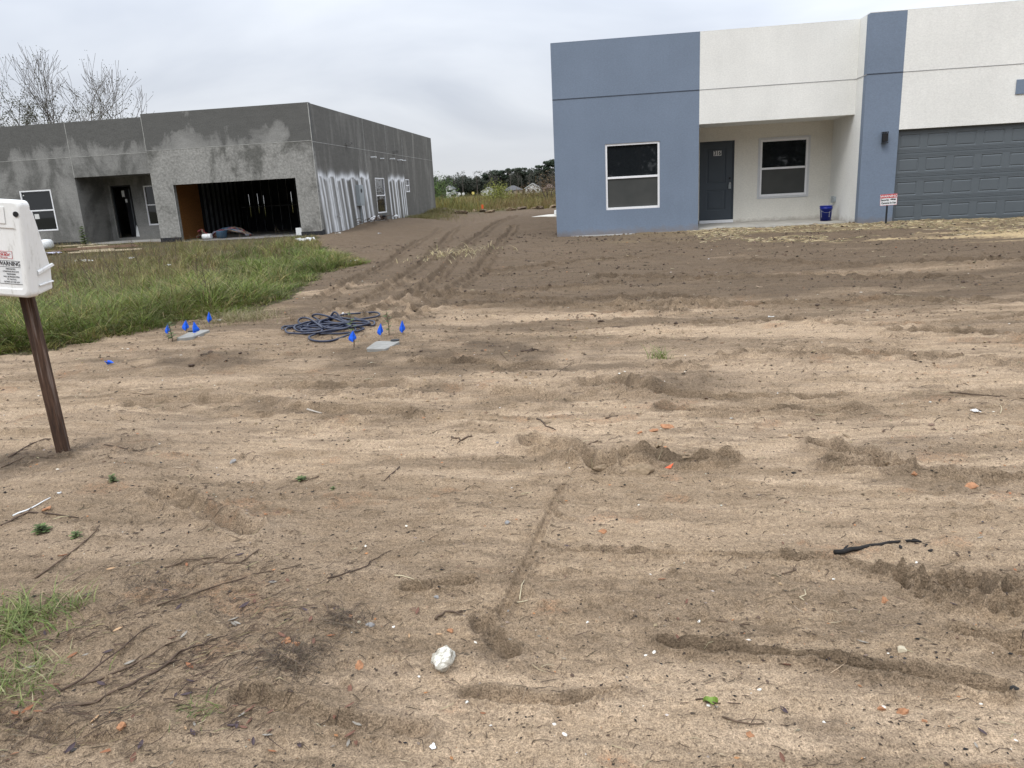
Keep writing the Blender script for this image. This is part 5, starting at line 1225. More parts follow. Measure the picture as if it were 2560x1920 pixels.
TW = [([(710,1250),(760,1238),(800,1215),(845,1190)],.004,'dark root fibres curving over sand left of the track',4),([(940,1340),(960,1325),(1000,1324)],.006,'dark bent twig above the pointed clay lump',2),([(700,1310),(720,1330),(770,1340)],.004,'thin twig joining the dead grass clump',3),
      ([(260,1490),(340,1450),(420,1400),(470,1380)],.006,'long diagonal twig below the grey leaf',4),([(180,1480),(280,1440),(400,1380)],.005,'second long diagonal twig parallel to the first',3),([(60,1560),(200,1520),(240,1500)],.006,'twig in the bottom left corner pile',3),
      ([(130,1500),(260,1400),(330,1350)],.0045,'diagonal twig across the lower left sand',3),([(340,1310),(440,1280),(560,1240),(650,1220)],.004,'long thin twig reaching towards the centre',4),([(80,1250),(150,1200),(210,1150),(215,1135)],.005,'upright thorny twig by the low weed',4),([(0,1140),(60,1110),(170,1120)],.006,'brown twig just below the long white stick',3),
      ([(360,1230),(400,1215),(470,1205)],.004,'thin twig above the leaf litter',3),([(440,1220),(520,1215),(560,1190)],.005,'dark twig crossing the leaf litter',4),([(20,990),(70,960),(110,950)],.006,'pale twig pile left of the post foot',4),([(0,1010),(60,985),(120,990)],.005,'lower twig of the pile left of the post',4),
      ([(690,1030),(660,1040),(630,1040)],.004,'black forked twig left of centre',3),([(1160,905),(1180,922),(1200,930)],.007,'curved dark stick standing from the sand',1),([(975,945),(1000,955),(1020,944)],.010,'dark bark piece in a hollow left of centre',2),([(1310,905),(1335,897)],.008,'dark bark sliver above the clod',1),
      ([(1195,815),(1240,783)],.004,'thin straight twig on the brown soil',0),([(1290,955),(1268,962)],.008,'short black sliver over the buried clod',0),([(700,810),(735,812)],.008,'short dark stick below the hose',0),([(1125,760),(1165,755)],.012,'dark bark fragment on the graded soil',4),
      ([(1500,740),(1530,728)],.006,'short twig leaning on the graded soil at right',1),([(1720,945),(1790,955)],.004,'thin twig at right of the clay patch',1),([(2050,850),(2212,862)],.005,'long thin twig at the right edge',1),([(1540,1345),(1620,1350)],.004,'thin bent twig at lower right',2),([(280,850),(330,852)],.006,'dark sliver on the left sand',1),
      ([(860,1010),(830,1040)],.005,'small black twig with a knob',1),([(1690,1240),(1720,1232)],.004,'tiny forked twig under the charred stick',2),([(1560,1555),(1650,1565)],.0035,'thin twig beside the green leaf',1),([(225,962),(300,975),(340,965)],.004,'dry stalk beside the mound at the post',3)]
for i, (pts, r, lab, sd) in enumerate(TW): twig('twig', pts, r, TWD if i % 3 else TWIGM, lab, 'twig', 'twigs on the sand', side=sd, seed=30+i)
for i, (pts, r, lab) in enumerate((([(28, 1117), (70, 1098), (110, 1080)], .0055, 'long thin white stick at the left edge'), ([(125, 1074), (132, 1064)], .005, 'short white stick right of the long one'))): twig('white_stick', pts, r, WHITEPL, lab, 'stick', 'white sticks', seed=70+i)
twig('wooden_peg', [(662, 878), (694, 884)], .009, flat('pale_peg', (.42, .38, .33), .7), 'short pale rod lying on the sand left of centre', 'peg', seed=3)
for i, (pts, lab) in enumerate((([(1123, 1300), (1133, 1255)], 'pale straight straw beside the track'), ([(1120, 1302), (1140, 1298)], 'short pale straw crossing the straight one'), ([(1735, 1300), (1738, 1275)], 'curled pale straw right of centre'), ([(2165, 892), (2158, 873)], 'pale straw at the right by the paper scrap'),
     ([(855, 1240), (900, 1253)], 'pale straw with an orange tip left of the track'), ([(2030, 640), (2100, 655)], 'pale straw on the dark soil at right'), ([(1930, 645), (1980, 640)], 'second pale straw on the dark soil at right'))): twig('straw', pts, .0028, PALEST, lab, 'straw', 'pale straws', seed=80+i)
ORP = flat('orange_plastic', (.70, .12, .04), .4)
m = MB(); p = gp(1445, 1013); m.add([p+Vector(v) for v in ((-.03, 0, .004), (-.005, .01, .006), (.03, .02, .03), (.01, .0, .004))], [(0, 1, 2), (0, 2, 3)]); o = m.build('plastic_scrap', ORP, None, origin=p); tag(o, 'orange plastic scrap on the sand right of centre', 'scrap')
def scrap(dx, dy, s, mat, lab, name='paper_scrap', n=5, seed=0, h=.4):
    p = gp(dx, dy); rs = random.Random(seed); V = []; F = []
    for i in range(n+1):
        for j in range(n+1): V.append(((i/n-.5)*s*2+rs.gauss(0, .1*s), (j/n-.5)*s*1.3+rs.gauss(0, .1*s), rs.random()*s*h+.003))
    for i in range(n):
        for j in range(n): F.append((i*(n+1)+j, (i+1)*(n+1)+j, (i+1)*(n+1)+j+1, i*(n+1)+j+1))
    me = bpy.data.meshes.new(name); me.from_pydata(V, [], F); o = link_obj(name, me, mat); o.location = p; o.rotation_euler[2] = rs.uniform(0, 6); tag(o, lab, 'litter', 'white litter'); return o
for i, a in enumerate(((2107, 890, .028, WHITEPL, 'crumpled white paper scrap on the sand at right'), (340, 628, .20, WHITEPL, 'crumpled white plastic in the middle of the overgrown lot'), (365, 634, .16, WHITEPL, 'second piece of white plastic in the overgrown lot'),
     (660, 519, .30, WHITEPL, 'white sheet at the foot of the sprayed side wall'), (615, 509, .12, WHITEPL, 'white scrap beside the garage pier'), (730, 505, .10, PAPER, 'small white scrap on the bank below the meter'), (112, 550, .25, flat('lilac_sheet', (.50, .50, .62), .6), 'lilac plastic sheet beside the document box'),
     (283, 558, .12, WHITEPL, 'white scrap before the unfinished porch'), (365, 575, .10, WHITEPL, 'white scrap in the grass before the garage'), (768, 570, .12, PAPER, 'pale scrap at the tip of the overgrown lot'), (705, 577, .08, WHITEPL, 'white scrap at the right edge of the overgrown lot'),
     (475, 692, .04, WHITEPL, 'white scrap at the foot of the flag nearest the dry tuft'), (1670, 684, .05, PAPER, 'pale scrap on the graded soil right of centre'), (180, 570, .2, PAPER, 'pale crust of mortar in the unfinished lot'), (820, 505, .07, WHITEPL, 'white scrap in the swale'), (780, 483, .10, WHITEPL, 'white scrap under the side window'), (935, 1655-40, .012, WHITEPL, 'tiny white scrap at the bottom'))):
    scrap(*a[:4], a[4], seed=i)
# green leaf at lower right
leafo = gp(1535, 1517); m = MB(); LW = []
for i in range(7):
    t = i/6; w_ = .022*math.sin(math.pi*(t*.9+.05)); LW.append([leafo+Vector(((t-.5)*.046, -w_*.55, .010+.006*math.sin(t*7))), leafo+Vector(((t-.5)*.046, 0, .003+.006*math.sin(t*5))), leafo+Vector(((t-.5)*.046, w_*.6, .016+.004*math.sin(t*9)))])
for a, b in zip(LW[:-1], LW[1:]): m.quad(a[0], b[0], b[1], a[1]); m.quad(a[1], b[1], b[2], a[2])
o = m.build('green_leaf', flat('green_leaf', (.17, .26, .045), .5, .3, 40), None, smooth=True, origin=leafo); tag(o, 'single bright green leaf on the sand at lower right', 'leaf')
twig('twig', [(1505, 1512), (1540, 1518), (1600, 1522)], .003, TWIGM, 'brown twig under the bright green leaf', group='twigs on the sand', seed=99)
# dead grass clumps
DG = [(.115, .085, .06), (.075, .055, .04), (.20, .155, .11)]
for i, (dx, dy, n, sp_, hh, lab) in enumerate(((640, 1425, 420, .075, .07, 'dark dead grass clump left of the white stone'), (745, 1340, 170, .055, .07, 'dead grass clump round the orange clay lump'), (330, 1270, 300, .13, .05, 'brown dead grass among the leaf litter'), (300, 975, 160, .10, .05, 'flattened dead grass right of the post foot'),
    (60, 985, 200, .14, .07, 'dead grass left of the post foot'), (480, 1330, 200, .10, .04, 'thin dead grass in the middle of the litter'), (60, 1580, 260, .12, .06, 'dead grass in the bottom left corner'), (770, 1240, 200, .08, .03, 'dark mat of root fibres left of the track'), (460, 772, 120, .13, .08, 'dead grass among clods left of the hose'), (170, 970, 120, .07, .05, 'dead grass around the post foot'))):
    small_tuft('dead_grass', dx, dy, n, sp_, hh, .0028, DG, [3, 3, 1.2], lab, 'dead grass', lean=2.2, sy=.7, group='dead grass clumps')

# lumps of broken soil
# fine litter: crumbs and fibres beyond counting
def crumbs():
    n = 24000; r = 1.45*np.exp(RNG.random(n)**.9*math.log(17/1.45)); a = RNG.uniform(math.radians(-42), math.radians(56), n); x = -np.sin(a)*r; y = np.cos(a)*r
    k = RNG.random(n) < (0.35+0.65*sstep(-.15, .3, fbm(x*.9, y*1.6, 501, 3))+.2*sstep(7, 10, y)); k &= ~inpoly(x, y, GRASS_POLY); x, y, r = x[k], y[k], r[k]; n = len(x)
    s = (0.0012+0.0034*RNG.random(n)**3)*(1+r*.24); z = height(x, y)+s*.3
    B = np.array([(1, 0, 0), (-1, 0, 0), (0, 1, 0), (0, -1, 0), (0, 0, .6), (0, 0, -.6)]); ang = RNG.random(n)*6.28
    J = B[None]*(0.6+.8*RNG.random((n, 6, 1)))*s[:, None, None]*np.array([1.5, .8, .8])
    c, sn = np.cos(ang)[:, None], np.sin(ang)[:, None]
    V = np.stack([J[..., 0]*c-J[..., 1]*sn+x[:, None], J[..., 0]*sn+J[..., 1]*c+y[:, None], J[..., 2]+z[:, None]], -1)
    F = np.array([(0, 2, 4), (2, 1, 4), (1, 3, 4), (3, 0, 4), (2, 0, 5), (1, 2, 5), (3, 1, 5), (0, 3, 5)])
    F = ((np.arange(n)*6)[:, None, None]+F[None]).reshape(-1, 3)
    C = palette(n, [(.055, .040, .030), (.10, .073, .052), (.018, .016, .016), (.60, .57, .50), (.40, .19, .09), (.23, .19, .15)], [6, 4, 3, .45, .7, 1.5], .25)
    o = mesh_np('soil_crumbs', V.reshape(-1, 3), F, CRUMBM, None, {'col': np.repeat(C, 6, 0)}, smooth=False); tag(o, 'dark soil crumbs and grit strewn over the lot', 'soil crumbs', kind='stuff')
crumbs()
def soil_lumps():
    n = 38000; y = 2.2+20*RNG.random(n)**.8; a = RNG.uniform(math.radians(-42), math.radians(56), n); x = -np.tan(a*.9)*y
    k = RNG.random(n) < sstep(-.05, .25, fbm(x*.5, y*3.2, 541, 4, .65))*(.35+.65*sstep(4, 9, y)); k &= ~inpoly(x, y, GRASS_POLY); x, y = x[k], y[k]; n = len(x)
    s = (0.003+0.013*RNG.random(n)**3)*(.55+.11*y); z = height(x, y)+s*.1
    B = np.array([(1, 0, 0), (-1, 0, 0), (0, 1, 0), (0, -1, 0), (0, 0, .7), (0, 0, -.6), (.6, .6, .3), (-.6, -.6, .3)]); J = B[None]*(0.6+.8*RNG.random((n, 8, 1)))*s[:, None, None]; ang = RNG.random(n)*6.28; c, sn = np.cos(ang)[:, None], np.sin(ang)[:, None]
    V = np.stack([J[..., 0]*c-J[..., 1]*sn+x[:, None], J[..., 0]*sn+J[..., 1]*c+y[:, None], J[..., 2]+z[:, None]], -1)
    F = np.array([(0, 6, 4), (6, 2, 4), (2, 1, 4), (1, 7, 4), (7, 3, 4), (3, 0, 4), (6, 0, 5), (2, 6, 5), (1, 2, 5), (7, 1, 5), (3, 7, 5), (0, 3, 5)]); F = ((np.arange(n)*8)[:, None, None]+F[None]).reshape(-1, 3)
    C = palette(n, [(.30, .22, .14), (.17, .12, .08), (.11, .08, .055)], [3, 3, 2], .2); kk = sstep(7, 11, y)[:, None]; C = C*(1-kk)+palette(n, [(.115, .082, .056), (.065, .046, .033), (.17, .13, .09)], [2, 2, 1], .2)*kk
    o = mesh_np('soil_clods', V.reshape(-1, 3), F, CRUMBM, None, {'col': np.repeat(C, 8, 0)}, smooth=False); tag(o, 'small broken clods of soil along the drag marks', 'soil clods', kind='stuff')
soil_lumps()
def fibres():
    def gen(n, xy, Ls, wd, dirm, dirs, cols, wts, name, lab):
        x, y = xy; z0 = height(x, y); a = RNG.normal(dirm, dirs, n); a2 = a+RNG.normal(0, .35, n); L = Ls
        P0 = np.column_stack([x, y, z0+.002]); x1 = x+np.cos(a)*L*.5; y1 = y+np.sin(a)*L*.5; P1 = np.column_stack([x1, y1, height(x1, y1)+.004+L*.03]); x2 = x1+np.cos(a2)*L*.5; y2 = y1+np.sin(a2)*L*.5; P2 = np.column_stack([x2, y2, height(x2, y2)+.003])
        V = []
        for P, aa, k in ((P0, a, 1), (P1, a, 1), (P2, a2, .5)):
            sx_ = -np.sin(aa)*wd*k; sy_ = np.cos(aa)*wd*k
            V += [P+np.column_stack([sx_, sy_, 0*sx_]), P-np.column_stack([sx_, sy_, 0*sx_]), P+np.column_stack([0*sx_, 0*sx_, wd*k*1.6])]
        V = np.stack(V, 1); b = (np.arange(n)*9)[:, None]
        F = np.concatenate([b+np.array([[i*3+j, i*3+(j+1) % 3, (i+1)*3+(j+1) % 3, (i+1)*3+j]]) for i in (0, 1) for j in range(3)], 0)
        C = palette(n, cols, wts, .25); o = mesh_np(name, V.reshape(-1, 3), F, CRUMBM, None, {'col': np.repeat(C, 9, 0)}, smooth=False); tag(o, lab, 'litter', kind='stuff')
    n = 3000; r = 1.5*np.exp(RNG.random(n)*math.log(16/1.5)); a = RNG.uniform(math.radians(-42), math.radians(56), n); x = -np.sin(a)*r; y = np.cos(a)*r; k = ~inpoly(x, y, GRASS_POLY); x, y, r = x[k], y[k], r[k]; n = len(x)
    gen(n, (x, y), (.012+.035*RNG.random(n)**2)*(1+.16*r), .0008+.00022*r, .1, .7, [(.075, .055, .04), (.14, .105, .075), (.40, .33, .22)], [3, 2, .8], 'plant_fibres', 'fine dead plant fibres strewn over the bare soil')
    c = g0(330, 1400); n = 2100; x = c[0]+RNG.normal(0, .42, n); y = c[1]+RNG.normal(0, .33, n); k = (x < 0.4+c[0]+.3) & (fbm(x*3, y*3, 511, 3) > -.12); x, y = x[k], y[k]; n = len(x)
    gen(n, (x, y), .02+.08*RNG.random(n)**2, .0007+.0006*RNG.random(n), .62, .45, [(.085, .058, .042), (.13, .09, .065), (.055, .04, .035), (.30, .25, .14)], [3, 2, 2, .8], 'litter_fibres', 'tangled fibres and needles of the lower left litter')
    # straw before the garage
    n = 9000; x = RNG.uniform(2.0, 13.5, n); y = RNG.uniform(15.3, 19.6, n); k = fbm(x*.8, y*1.8, 251, 3)+.35*sstep(15.5, 18, y)+.1*(x > 6) > .10; x, y = x[k], y[k]; n = len(x)
    gen(n, (x, y), .06+.12*RNG.random(n), .003+.003*RNG.random(n), 0.1, .9, [(.34, .27, .155), (.22, .17, .10), (.46, .39, .25), (.13, .115, .06)], [3, 3, 1.5, 1], 'straw_mulch', 'dry straw and dead grass before the finished house')
fibres()

# ================================================================== hose, lids, flags, box
HOSE = flat('hose_blue', (.014, .020, .046), .35, .15, 10, spec=.5)
def hose():
    c = gp(715, 708); rs = np.random.default_rng(17); pts = []
    n = 9; hx = .44; hy = .42
    ph = rs.uniform(0, 6, 6)
    for t in np.linspace(0, 2*math.pi*n, n*26):
        k = t/(2*math.pi); a = hx*(.82+.25*math.sin(k*1.9+ph[0])+.12*math.sin(3*t/ (2*math.pi)+ph[1])); b = hy*(.66+.26*math.sin(k*2.7+ph[2]))
        ox = .13*math.sin(k*1.3+ph[3]); oy = .12*math.sin(k*1.7+ph[4]); sk = .35*math.sin(k*.9+ph[5])
        u = math.cos(t); v = math.sin(t); x = c.x+ox+a*u; y = c.y+oy+b*v+sk*.3*u*hx
        lift = .014+.006*(k % 4)+.035*max(0, math.sin(t*.5+k))**2
        pts.append([x, y, lift])
    # long lobes to the right, a loop standing up at the back left, a loop lying out to the left
    def seg(P, up): 
        for (dx, dy), h in zip(P, up): q = gp(dx, dy); pts.append([q.x, q.y, h])
    seg([(700, 700), (760, 690), (815, 685), (819, 690), (780, 696), (720, 707), (670, 716), (630, 712), (610, 716), (612, 705), (635, 698), (680, 704), (700, 722), (668, 734), (676, 738), (720, 735), (760, 725), (770, 715), (740, 708), (700, 700)], [.05, .05, .06, .05, .05, .04, .03, .02, .015, .015, .03, .05, .03, .015, .015, .015, .02, .03, .05, .05])
    seg([(660, 705), (645, 703), (650, 702), (668, 703), (690, 712), (700, 716)], [.04, .05, .09, .10, .06, .03])
    seg([(690, 700), (675, 700), (690, 700), (725, 702), (745, 706), (790, 700)], [.05, .10, .13, .09, .04, .03])
    P = [Vector((x, y, H(x, y)+h)) for x, y, h in pts]; Q = []
    for i in range(len(P)-1):
        a, b, c2, d = P[max(i-1, 0)], P[i], P[i+1], P[min(i+2, len(P)-1)]
        for t in ((0, .33, .66) if i < n*26-1 else (0, .2, .4, .6, .8)): Q.append(.5*((2*b)+(c2-a)*t+(2*a-5*b+4*c2-d)*t*t+(3*b-a-3*c2+d)*t**3))
    for q in Q: q.z = max(q.z, H(q.x, q.y)+.010)
    A_ = np.array([tuple(q) for q in Q])
    for _ in range(4): A_[1:-1] = (A_[:-2]+A_[1:-1]*2+A_[2:])/4
    Q = [Vector(q) for q in A_]
    m = MB(); m.tube(Q, .0125, 8); o = m.build('garden_hose', HOSE, None, smooth=True, origin=c); tag(o, 'dark blue hose lying in a tangled coil on the soil', 'hose')
    q = gp(742, 700); m = MB(); m.tube([q+Vector((0, 0, .09)), q+Vector((.02, .0, .10))], .012, 8); m.build('coupling', WHITEPL, o)
hose()
LIDM = flat('lid_concrete', (.255, .25, .232), .85, .15, 12, bump=.002, bscale=120)
def lid(cr, up, lab, capxy):
    f = lambda x, y: ((380+x*720/2212)/SD, (720+y*720/2212)/SD)
    P = [gp(*f(*q)) for q in cr]; zc_ = sum(p.z for p in P)/4; c = sum(P, Vector())/4; P = [Vector((p.x, p.y, zc_+up)) for p in P]
    R = []       # rounded corners
    for i in range(4):
        a, b, d = P[i-1], P[i], P[(i+1) % 4]; r = .05; u = (a-b).normalized()*r; v = (d-b).normalized()*r
        for t in (0, .5, 1): R.append(b+u*(1-t)**2+v*t*t)
    m = MB(); m.prism(R, (0, 0, -.06), (0, 0, .06)); o = m.build('meter_box_lid', LIDM, None, bevel=.006, origin=c); tag(o, lab, 'utility lid')
    q = gp(*f(*capxy)); m = MB(); m.tube([Vector((q.x, q.y, zc_+up+.0015)), Vector((q.x, q.y, zc_+up+.012))], .052, 20); m.build('reading_cap', BLACK, o)
lid([(1640, 490), (1725, 428), (1912, 428), (1800, 497)], .030, 'grey utility lid at the right, below the right hand flags', (1870, 432))
lid([(180, 403), (325, 348), (455, 345), (325, 412)], .040, 'grey utility lid at the left, among the left hand flags', (312, 362))
FLAGM = flat('flag_blue', (.012, .125, .80), .5, .25, 18)
def flag_mesh():
    V = []; F = []; n = 6
    for i in range(n+1):
        t = i/n; z = .15*(1-t)   # top to bottom
        w_ = .046*(t/.78 if t < .78 else (1-t)/.22*.85+.15)
        for sg, fy in ((-1.15, .030), (-.5, .0), (0, -.014), (.45, .010), (.85, .036)): V.append((sg*w_, fy*t, z+(.010*sg if t > .5 else 0)))
    for i in range(n):
        for j in range(4): F.append((i*5+j, (i+1)*5+j, (i+1)*5+j+1, i*5+j+1))
    return V, F
FLV, FLF = flag_mesh()
fl_me = bpy.data.meshes.new('pennant'); fl_me.from_pydata(FLV, [], FLF); fl_me.materials.append(FLAGM)
flags = [(118, 275, 350, 415, .7, 'leftmost blue marking flag above the small leafy weed'), (258, 245, 325, 345, 1.1, 'blue marking flag just behind the left utility lid'), (325, 255, 342, 400, 1.5, 'largest blue marking flag in front of the left utility lid'), (437, 178, 262, 300, .9, 'blue marking flag nearest the dry grass tuft'),
         (1543, 325, 413, 475, 1.1, 'blue marking flag at the lower edge of the hose coil'), (1757, 268, 360, 375, .9, 'blue marking flag behind the right utility lid'), (1922, 245, 342, 352, .9, 'rightmost blue marking flag')]
for i, (cx_, ty, by_, gy, wsc, lab) in enumerate(flags):
    f = lambda x, y: ((380+x*720/2212)/SD, (720+y*720/2212)/SD)
    b = gp(*f(cx_+6, gy+8)); top = Vector(at_y(*f(cx_, ty), b.y)); bot = Vector(at_y(*f(cx_, by_), b.y)); hgt = (top-bot).length
    e = empty('marking_flag', b); tag(e, lab, 'flag', 'blue marking flags')
    m = MB(); m.tube([b-Vector((0, 0, .05)), b.lerp(top, .5)+Vector((.004, 0, 0)), top], .0016, 5); m.build('wire_stem', DARKMETAL, e)
    o = link_obj('pennant', fl_me, None, e); o.location = bot-b; o.scale = (wsc, wsc, hgt/.15); ln = (top-bot); o.rotation_euler = (0, math.atan2(ln.x, ln.z), random.uniform(-.4, .4))
p = gp(232, 789); o = link_obj('marking_flag', fl_me); o.location = p+Vector((0, 0, .02)); o.rotation_euler = (1.45, .2, 1.3); o.scale = (.9, 1, .7); tag(o, 'crumpled blue marking flag lying flat on the sand', 'flag', 'blue marking flags')

# ---- permit box on a post
P0 = gp(138, 978); ptop = Vector(at_y(58, 640, P0.y)); pd = (ptop-P0).normalized()
def mat_post():
    m = NT('old_stained_post'); v = m.pos(); g = m.noise(m.mapped(v, (9, 9, .7)), 5, 5, .7, .3)
    c = m.ramp(g, [(.3, (.020, .013, .010)), (.5, (.062, .034, .022)), (.72, (.13, .075, .05))]); st = m.noise(m.mapped(v, (14, 14, .5)), 3, 3, .6)
    c = m.mix(m.ramp(st, [(.60, 0.), (.70, .6)]), c, (.26, .22, .20)); m.color(c); m.rough(.75); m.normal(m.bump(g, .8, .006)); return m.m
post = empty('sign_post', P0); tag(post, 'dark stained wooden post holding the white document box', 'post')
m = MB(); sv = Vector((1, 0, 0)); sv = (sv-pd*sv.dot(pd)).normalized(); dv_ = pd.cross(sv)
sv2 = (sv*math.cos(.25)+dv_*math.sin(.25)); dv2 = pd.cross(sv2); L = 1.52
ww, dd_ = .040, .022; base = P0-pd*.12
V = [base+sv2*(a*ww)+dv2*(b*dd_) for a, b in ((-1, -1), (1, -1), (1, 1), (-1, 1))]; m.prism(V, (0, 0, 0), pd*(L+.12)); m.build('timber', mat_post(), post, bevel=.004)
box = empty('document_box', P0+Vector((0, -.05, 1.0))); tag(box, 'white plastic permit box with warning label fixed to the post', 'document box')
YB = P0.y-.10; BR = Vector(at_y(86, 641, YB)); TR = Vector(at_y(62, 433, YB)); up_ = (TR-BR); HB = up_.length; up_.normalize()
xr = Vector((1, 0, 0)); xr = (xr-up_*xr.dot(up_)).normalized(); bkv = up_.cross(xr)
if bkv.y < 0: bkv = -bkv
MBX = Matrix(((xr.x, bkv.x, up_.x, BR.x), (xr.y, bkv.y, up_.y, BR.y), (xr.z, bkv.z, up_.z, BR.z), (0, 0, 0, 1)))
W_ = .37
BOXM = NT('weathered_white_plastic'); v = BOXM.pos(); g = BOXM.noise(BOXM.mapped(v, (3, 3, .8)), 9, 5, .7)
BOXM.color(BOXM.ramp(g, [(.28, (.50, .49, .46)), (.42, (.76, .76, .74)), (.7, (.80, .80, .79))])); BOXM.rough(.45); BOXM.normal(BOXM.bump(BOXM.noise(v, 90, 4), .3, .002)); BOXM = BOXM.m
def rrect(x0, x1, z0, z1, r, y, n=5):
    out = []
    for cx_, cz_, a0_ in ((x1-r, z0+r, -90), (x1-r, z1-r, 0), (x0+r, z1-r, 90), (x0+r, z0+r, 180)):
        for i in range(n+1): a = math.radians(a0_+90*i/n); out.append((cx_+r*math.cos(a), y, cz_+r*math.sin(a)))
    return out
def shell(mb, rings, cap0=True, cap1=True):
    n = len(rings[0]); b = len(mb.v); mb.v += [tuple(p) for r in rings for p in r]
    for k in range(len(rings)-1):
        for i in range(n): mb.f.append((b+k*n+i, b+k*n+(i+1) % n, b+(k+1)*n+(i+1) % n, b+(k+1)*n+i))
    if cap0: mb.f.append(tuple(b+i for i in range(n))[::-1])
    if cap1: mb.f.append(tuple(b+(len(rings)-1)*n+i for i in range(n)))
m = MB(); rings = []
for ins, y in ((0.0, .0), (0.0, -.060), (.003, -.070), (.009, -.076), (.018, -.080)): rings.append(rrect(-W_+ins, -ins, ins, HB-ins, .035, y))
shell(m, rings, True, False)
# recessed label field framed by the moulded rim
inner = [rrect(-W_+.018, -.018, .018, HB-.018, .03, -.080), rrect(-W_+.040, -.040, .050, HB*.72, .02, -.080), rrect(-W_+.046, -.046, .056, HB*.72-.006, .016, -.072)]
shell(m, inner, False, True); m.xform(MBX); fs = m.build('front_shell', BOXM, box, smooth=False)
m = MB()
m.add([(-W_+.02, .0, .0+.01), (-.008, .0, .01), (-.008, .0, HB-.04), (-W_+.02, .0, HB-.04), (-W_+.02, .135, .035), (-.008, .135, .035), (-.008, .035, HB-.07), (-W_+.02, .035, HB-.07), (-.008, .138, .17), (-W_+.02, .138, .17)],
      [(0, 1, 2, 3), (0, 4, 5, 1), (1, 5, 8, 6, 2), (0, 3, 7, 9, 4), (4, 9, 8, 5), (9, 7, 6, 8), (3, 2, 6, 7)]); m.xform(MBX); m.build('back_shell', BOXM, box, bevel=.012)
m = MB(); m.add([(-.006, .01, .165), (-.006, .145, .200), (-.006, .15, .18), (-.006, .01, .13), (.004, .01, .155), (.002, .145, .196), (.004, .155, .185), (.004, .01, .14)], [(0, 1, 2, 3), (7, 6, 5, 4), (0, 4, 5, 1), (1, 5, 6, 2), (2, 6, 7, 3), (3, 7, 4, 0)]); m.xform(MBX); m.build('side_rib', BOXM, box)
m = MB(); m.add([(-.006, .01, .075), (-.006, .135, .09), (-.006, .135, .078), (-.006, .01, .062), (.003, .01, .072), (.003, .135, .087), (.003, .135, .08), (.003, .01, .066)], [(0, 1, 2, 3), (7, 6, 5, 4), (0, 4, 5, 1), (1, 5, 6, 2), (2, 6, 7, 3), (3, 7, 4, 0)]); m.xform(MBX); m.build('side_rib', BOXM, box)
m = MB(); m.tube([(-.030, -.078, HB-.082), (-.030, -.086, HB-.082)], .0165, 16); m.xform(MBX); m.build('lock_plug', BLACK, box)
m = MB(); m.box(-W_*.5-.11, -.105, -.0855, -.0805, HB*.76, HB*.93); m.xform(MBX); m.build('moulded_plate', BOXM, fs, bevel=.003)
def label(x0, x1, z0, z1, border, th=.0022, col=INK, name='label'):
    m = MB(); m.box(x0, x1, -.0732, -.0722, z0, z1); m.xform(MBX); o = m.build(name, WHITEPL, fs)
    b = MB()
    for a, c, d, e in ((x0, x1, z0, z0+th), (x0, x1, z1-th, z1), (x0, x0+th, z0+th, z1-th), (x1-th, x1, z0+th, z1-th)): b.box(a, c, -.0744, -.0733, d, e)
    b.xform(MBX); b.build('border', border, o); return o
TX = lambda x, z: MBX @ Matrix.Translation((x, -.0748, z)) @ Matrix.Rotation(math.pi/2, 4, 'X')
lx = -.116; wl = label(-.202, -.042, .082, .228, INK, name='warning_label'); tag(wl, 'white label with black warning text')
text_mesh('lettering', 'WARNING', .037, INK, TX(lx-.004, .208), wl, ext=.0004, bold=.0004, squeeze=.82)
m = MB(); m.box(-.194, -.048, -.0746, -.0733, .1875, .1895); m.xform(MBX); m.build('rule', INK, wl)
for i, s_ in enumerate(('DESIGNATED', 'CONSTRUCTION SITE', 'TRESPASSERS', 'WILL BE PROSECUTED', 'TO THE FULL', 'EXTENT OF THE LAW')):
    text_mesh('lettering', s_, .0135, INK, TX(lx, .176-.0162*i), wl, ext=.0003, squeeze=.80)
rl_ = label(-.208, -.094, .240, .286, RED, .0014, name='maker_label')
text_mesh('lettering', 'The Genuine', .011, RED, TX(-.151, .278), rl_, ext=.0003, squeeze=.8); text_mesh('lettering', '"DOK-BOX"', .021, RED, TX(-.151, .263), rl_, ext=.0003, bold=.0003, squeeze=.8); text_mesh('lettering', 'Made in the USA', .009, RED, TX(-.151, .248), rl_, ext=.0003, squeeze=.8)

# ---- clutter by the unfinished house
def board(p, d, L, w_, h_, mat, name, lab, cat, group=None):
    d = Vector(d).normalized(); s_ = Vector((0, 0, 1)).cross(d).normalized(); u = d.cross(s_); p = Vector(p); m = MB()
    m.prism([p+s_*(a*w_/2)+u*(b*h_) for a, b in ((-1, 0), (1, 0), (1, 1), (-1, 1))], (0, 0, 0), d*L); o = m.build(name, mat, None, bevel=.004, origin=p); tag(o, lab, cat, group); return o
PINE = flat('raw_lumber', (.55, .46, .32), .8, .15, 8); GWOOD = flat('weathered_lumber', (.20, .13, .09), .9, .25, 8)
for i, (dx, dy, L, ry, mat, lab) in enumerate(((125, 538, 1.5, .02, PINE, 'pale board lying farthest from the grass'), (150, 550, 2.6, -.05, PINE, 'long pale board before the porch corner'), (110, 548, 3.0, .12, GWOOD, 'weathered brown board lying under the pale boards'), (140, 545, 2.4, .15, GWOOD, 'second weathered board pointing at the porch'), (175, 548, 1.2, -.02, PINE, 'short pale board end beside the long one'), (170, 537, 1.1, 0, PINE, 'small pale offcut near the wall'))):
    p = gp(dx, dy, .04); board(p, (1, ry, .01), L, .12, .04, mat, 'board', lab, 'board', 'boards before the unfinished house')
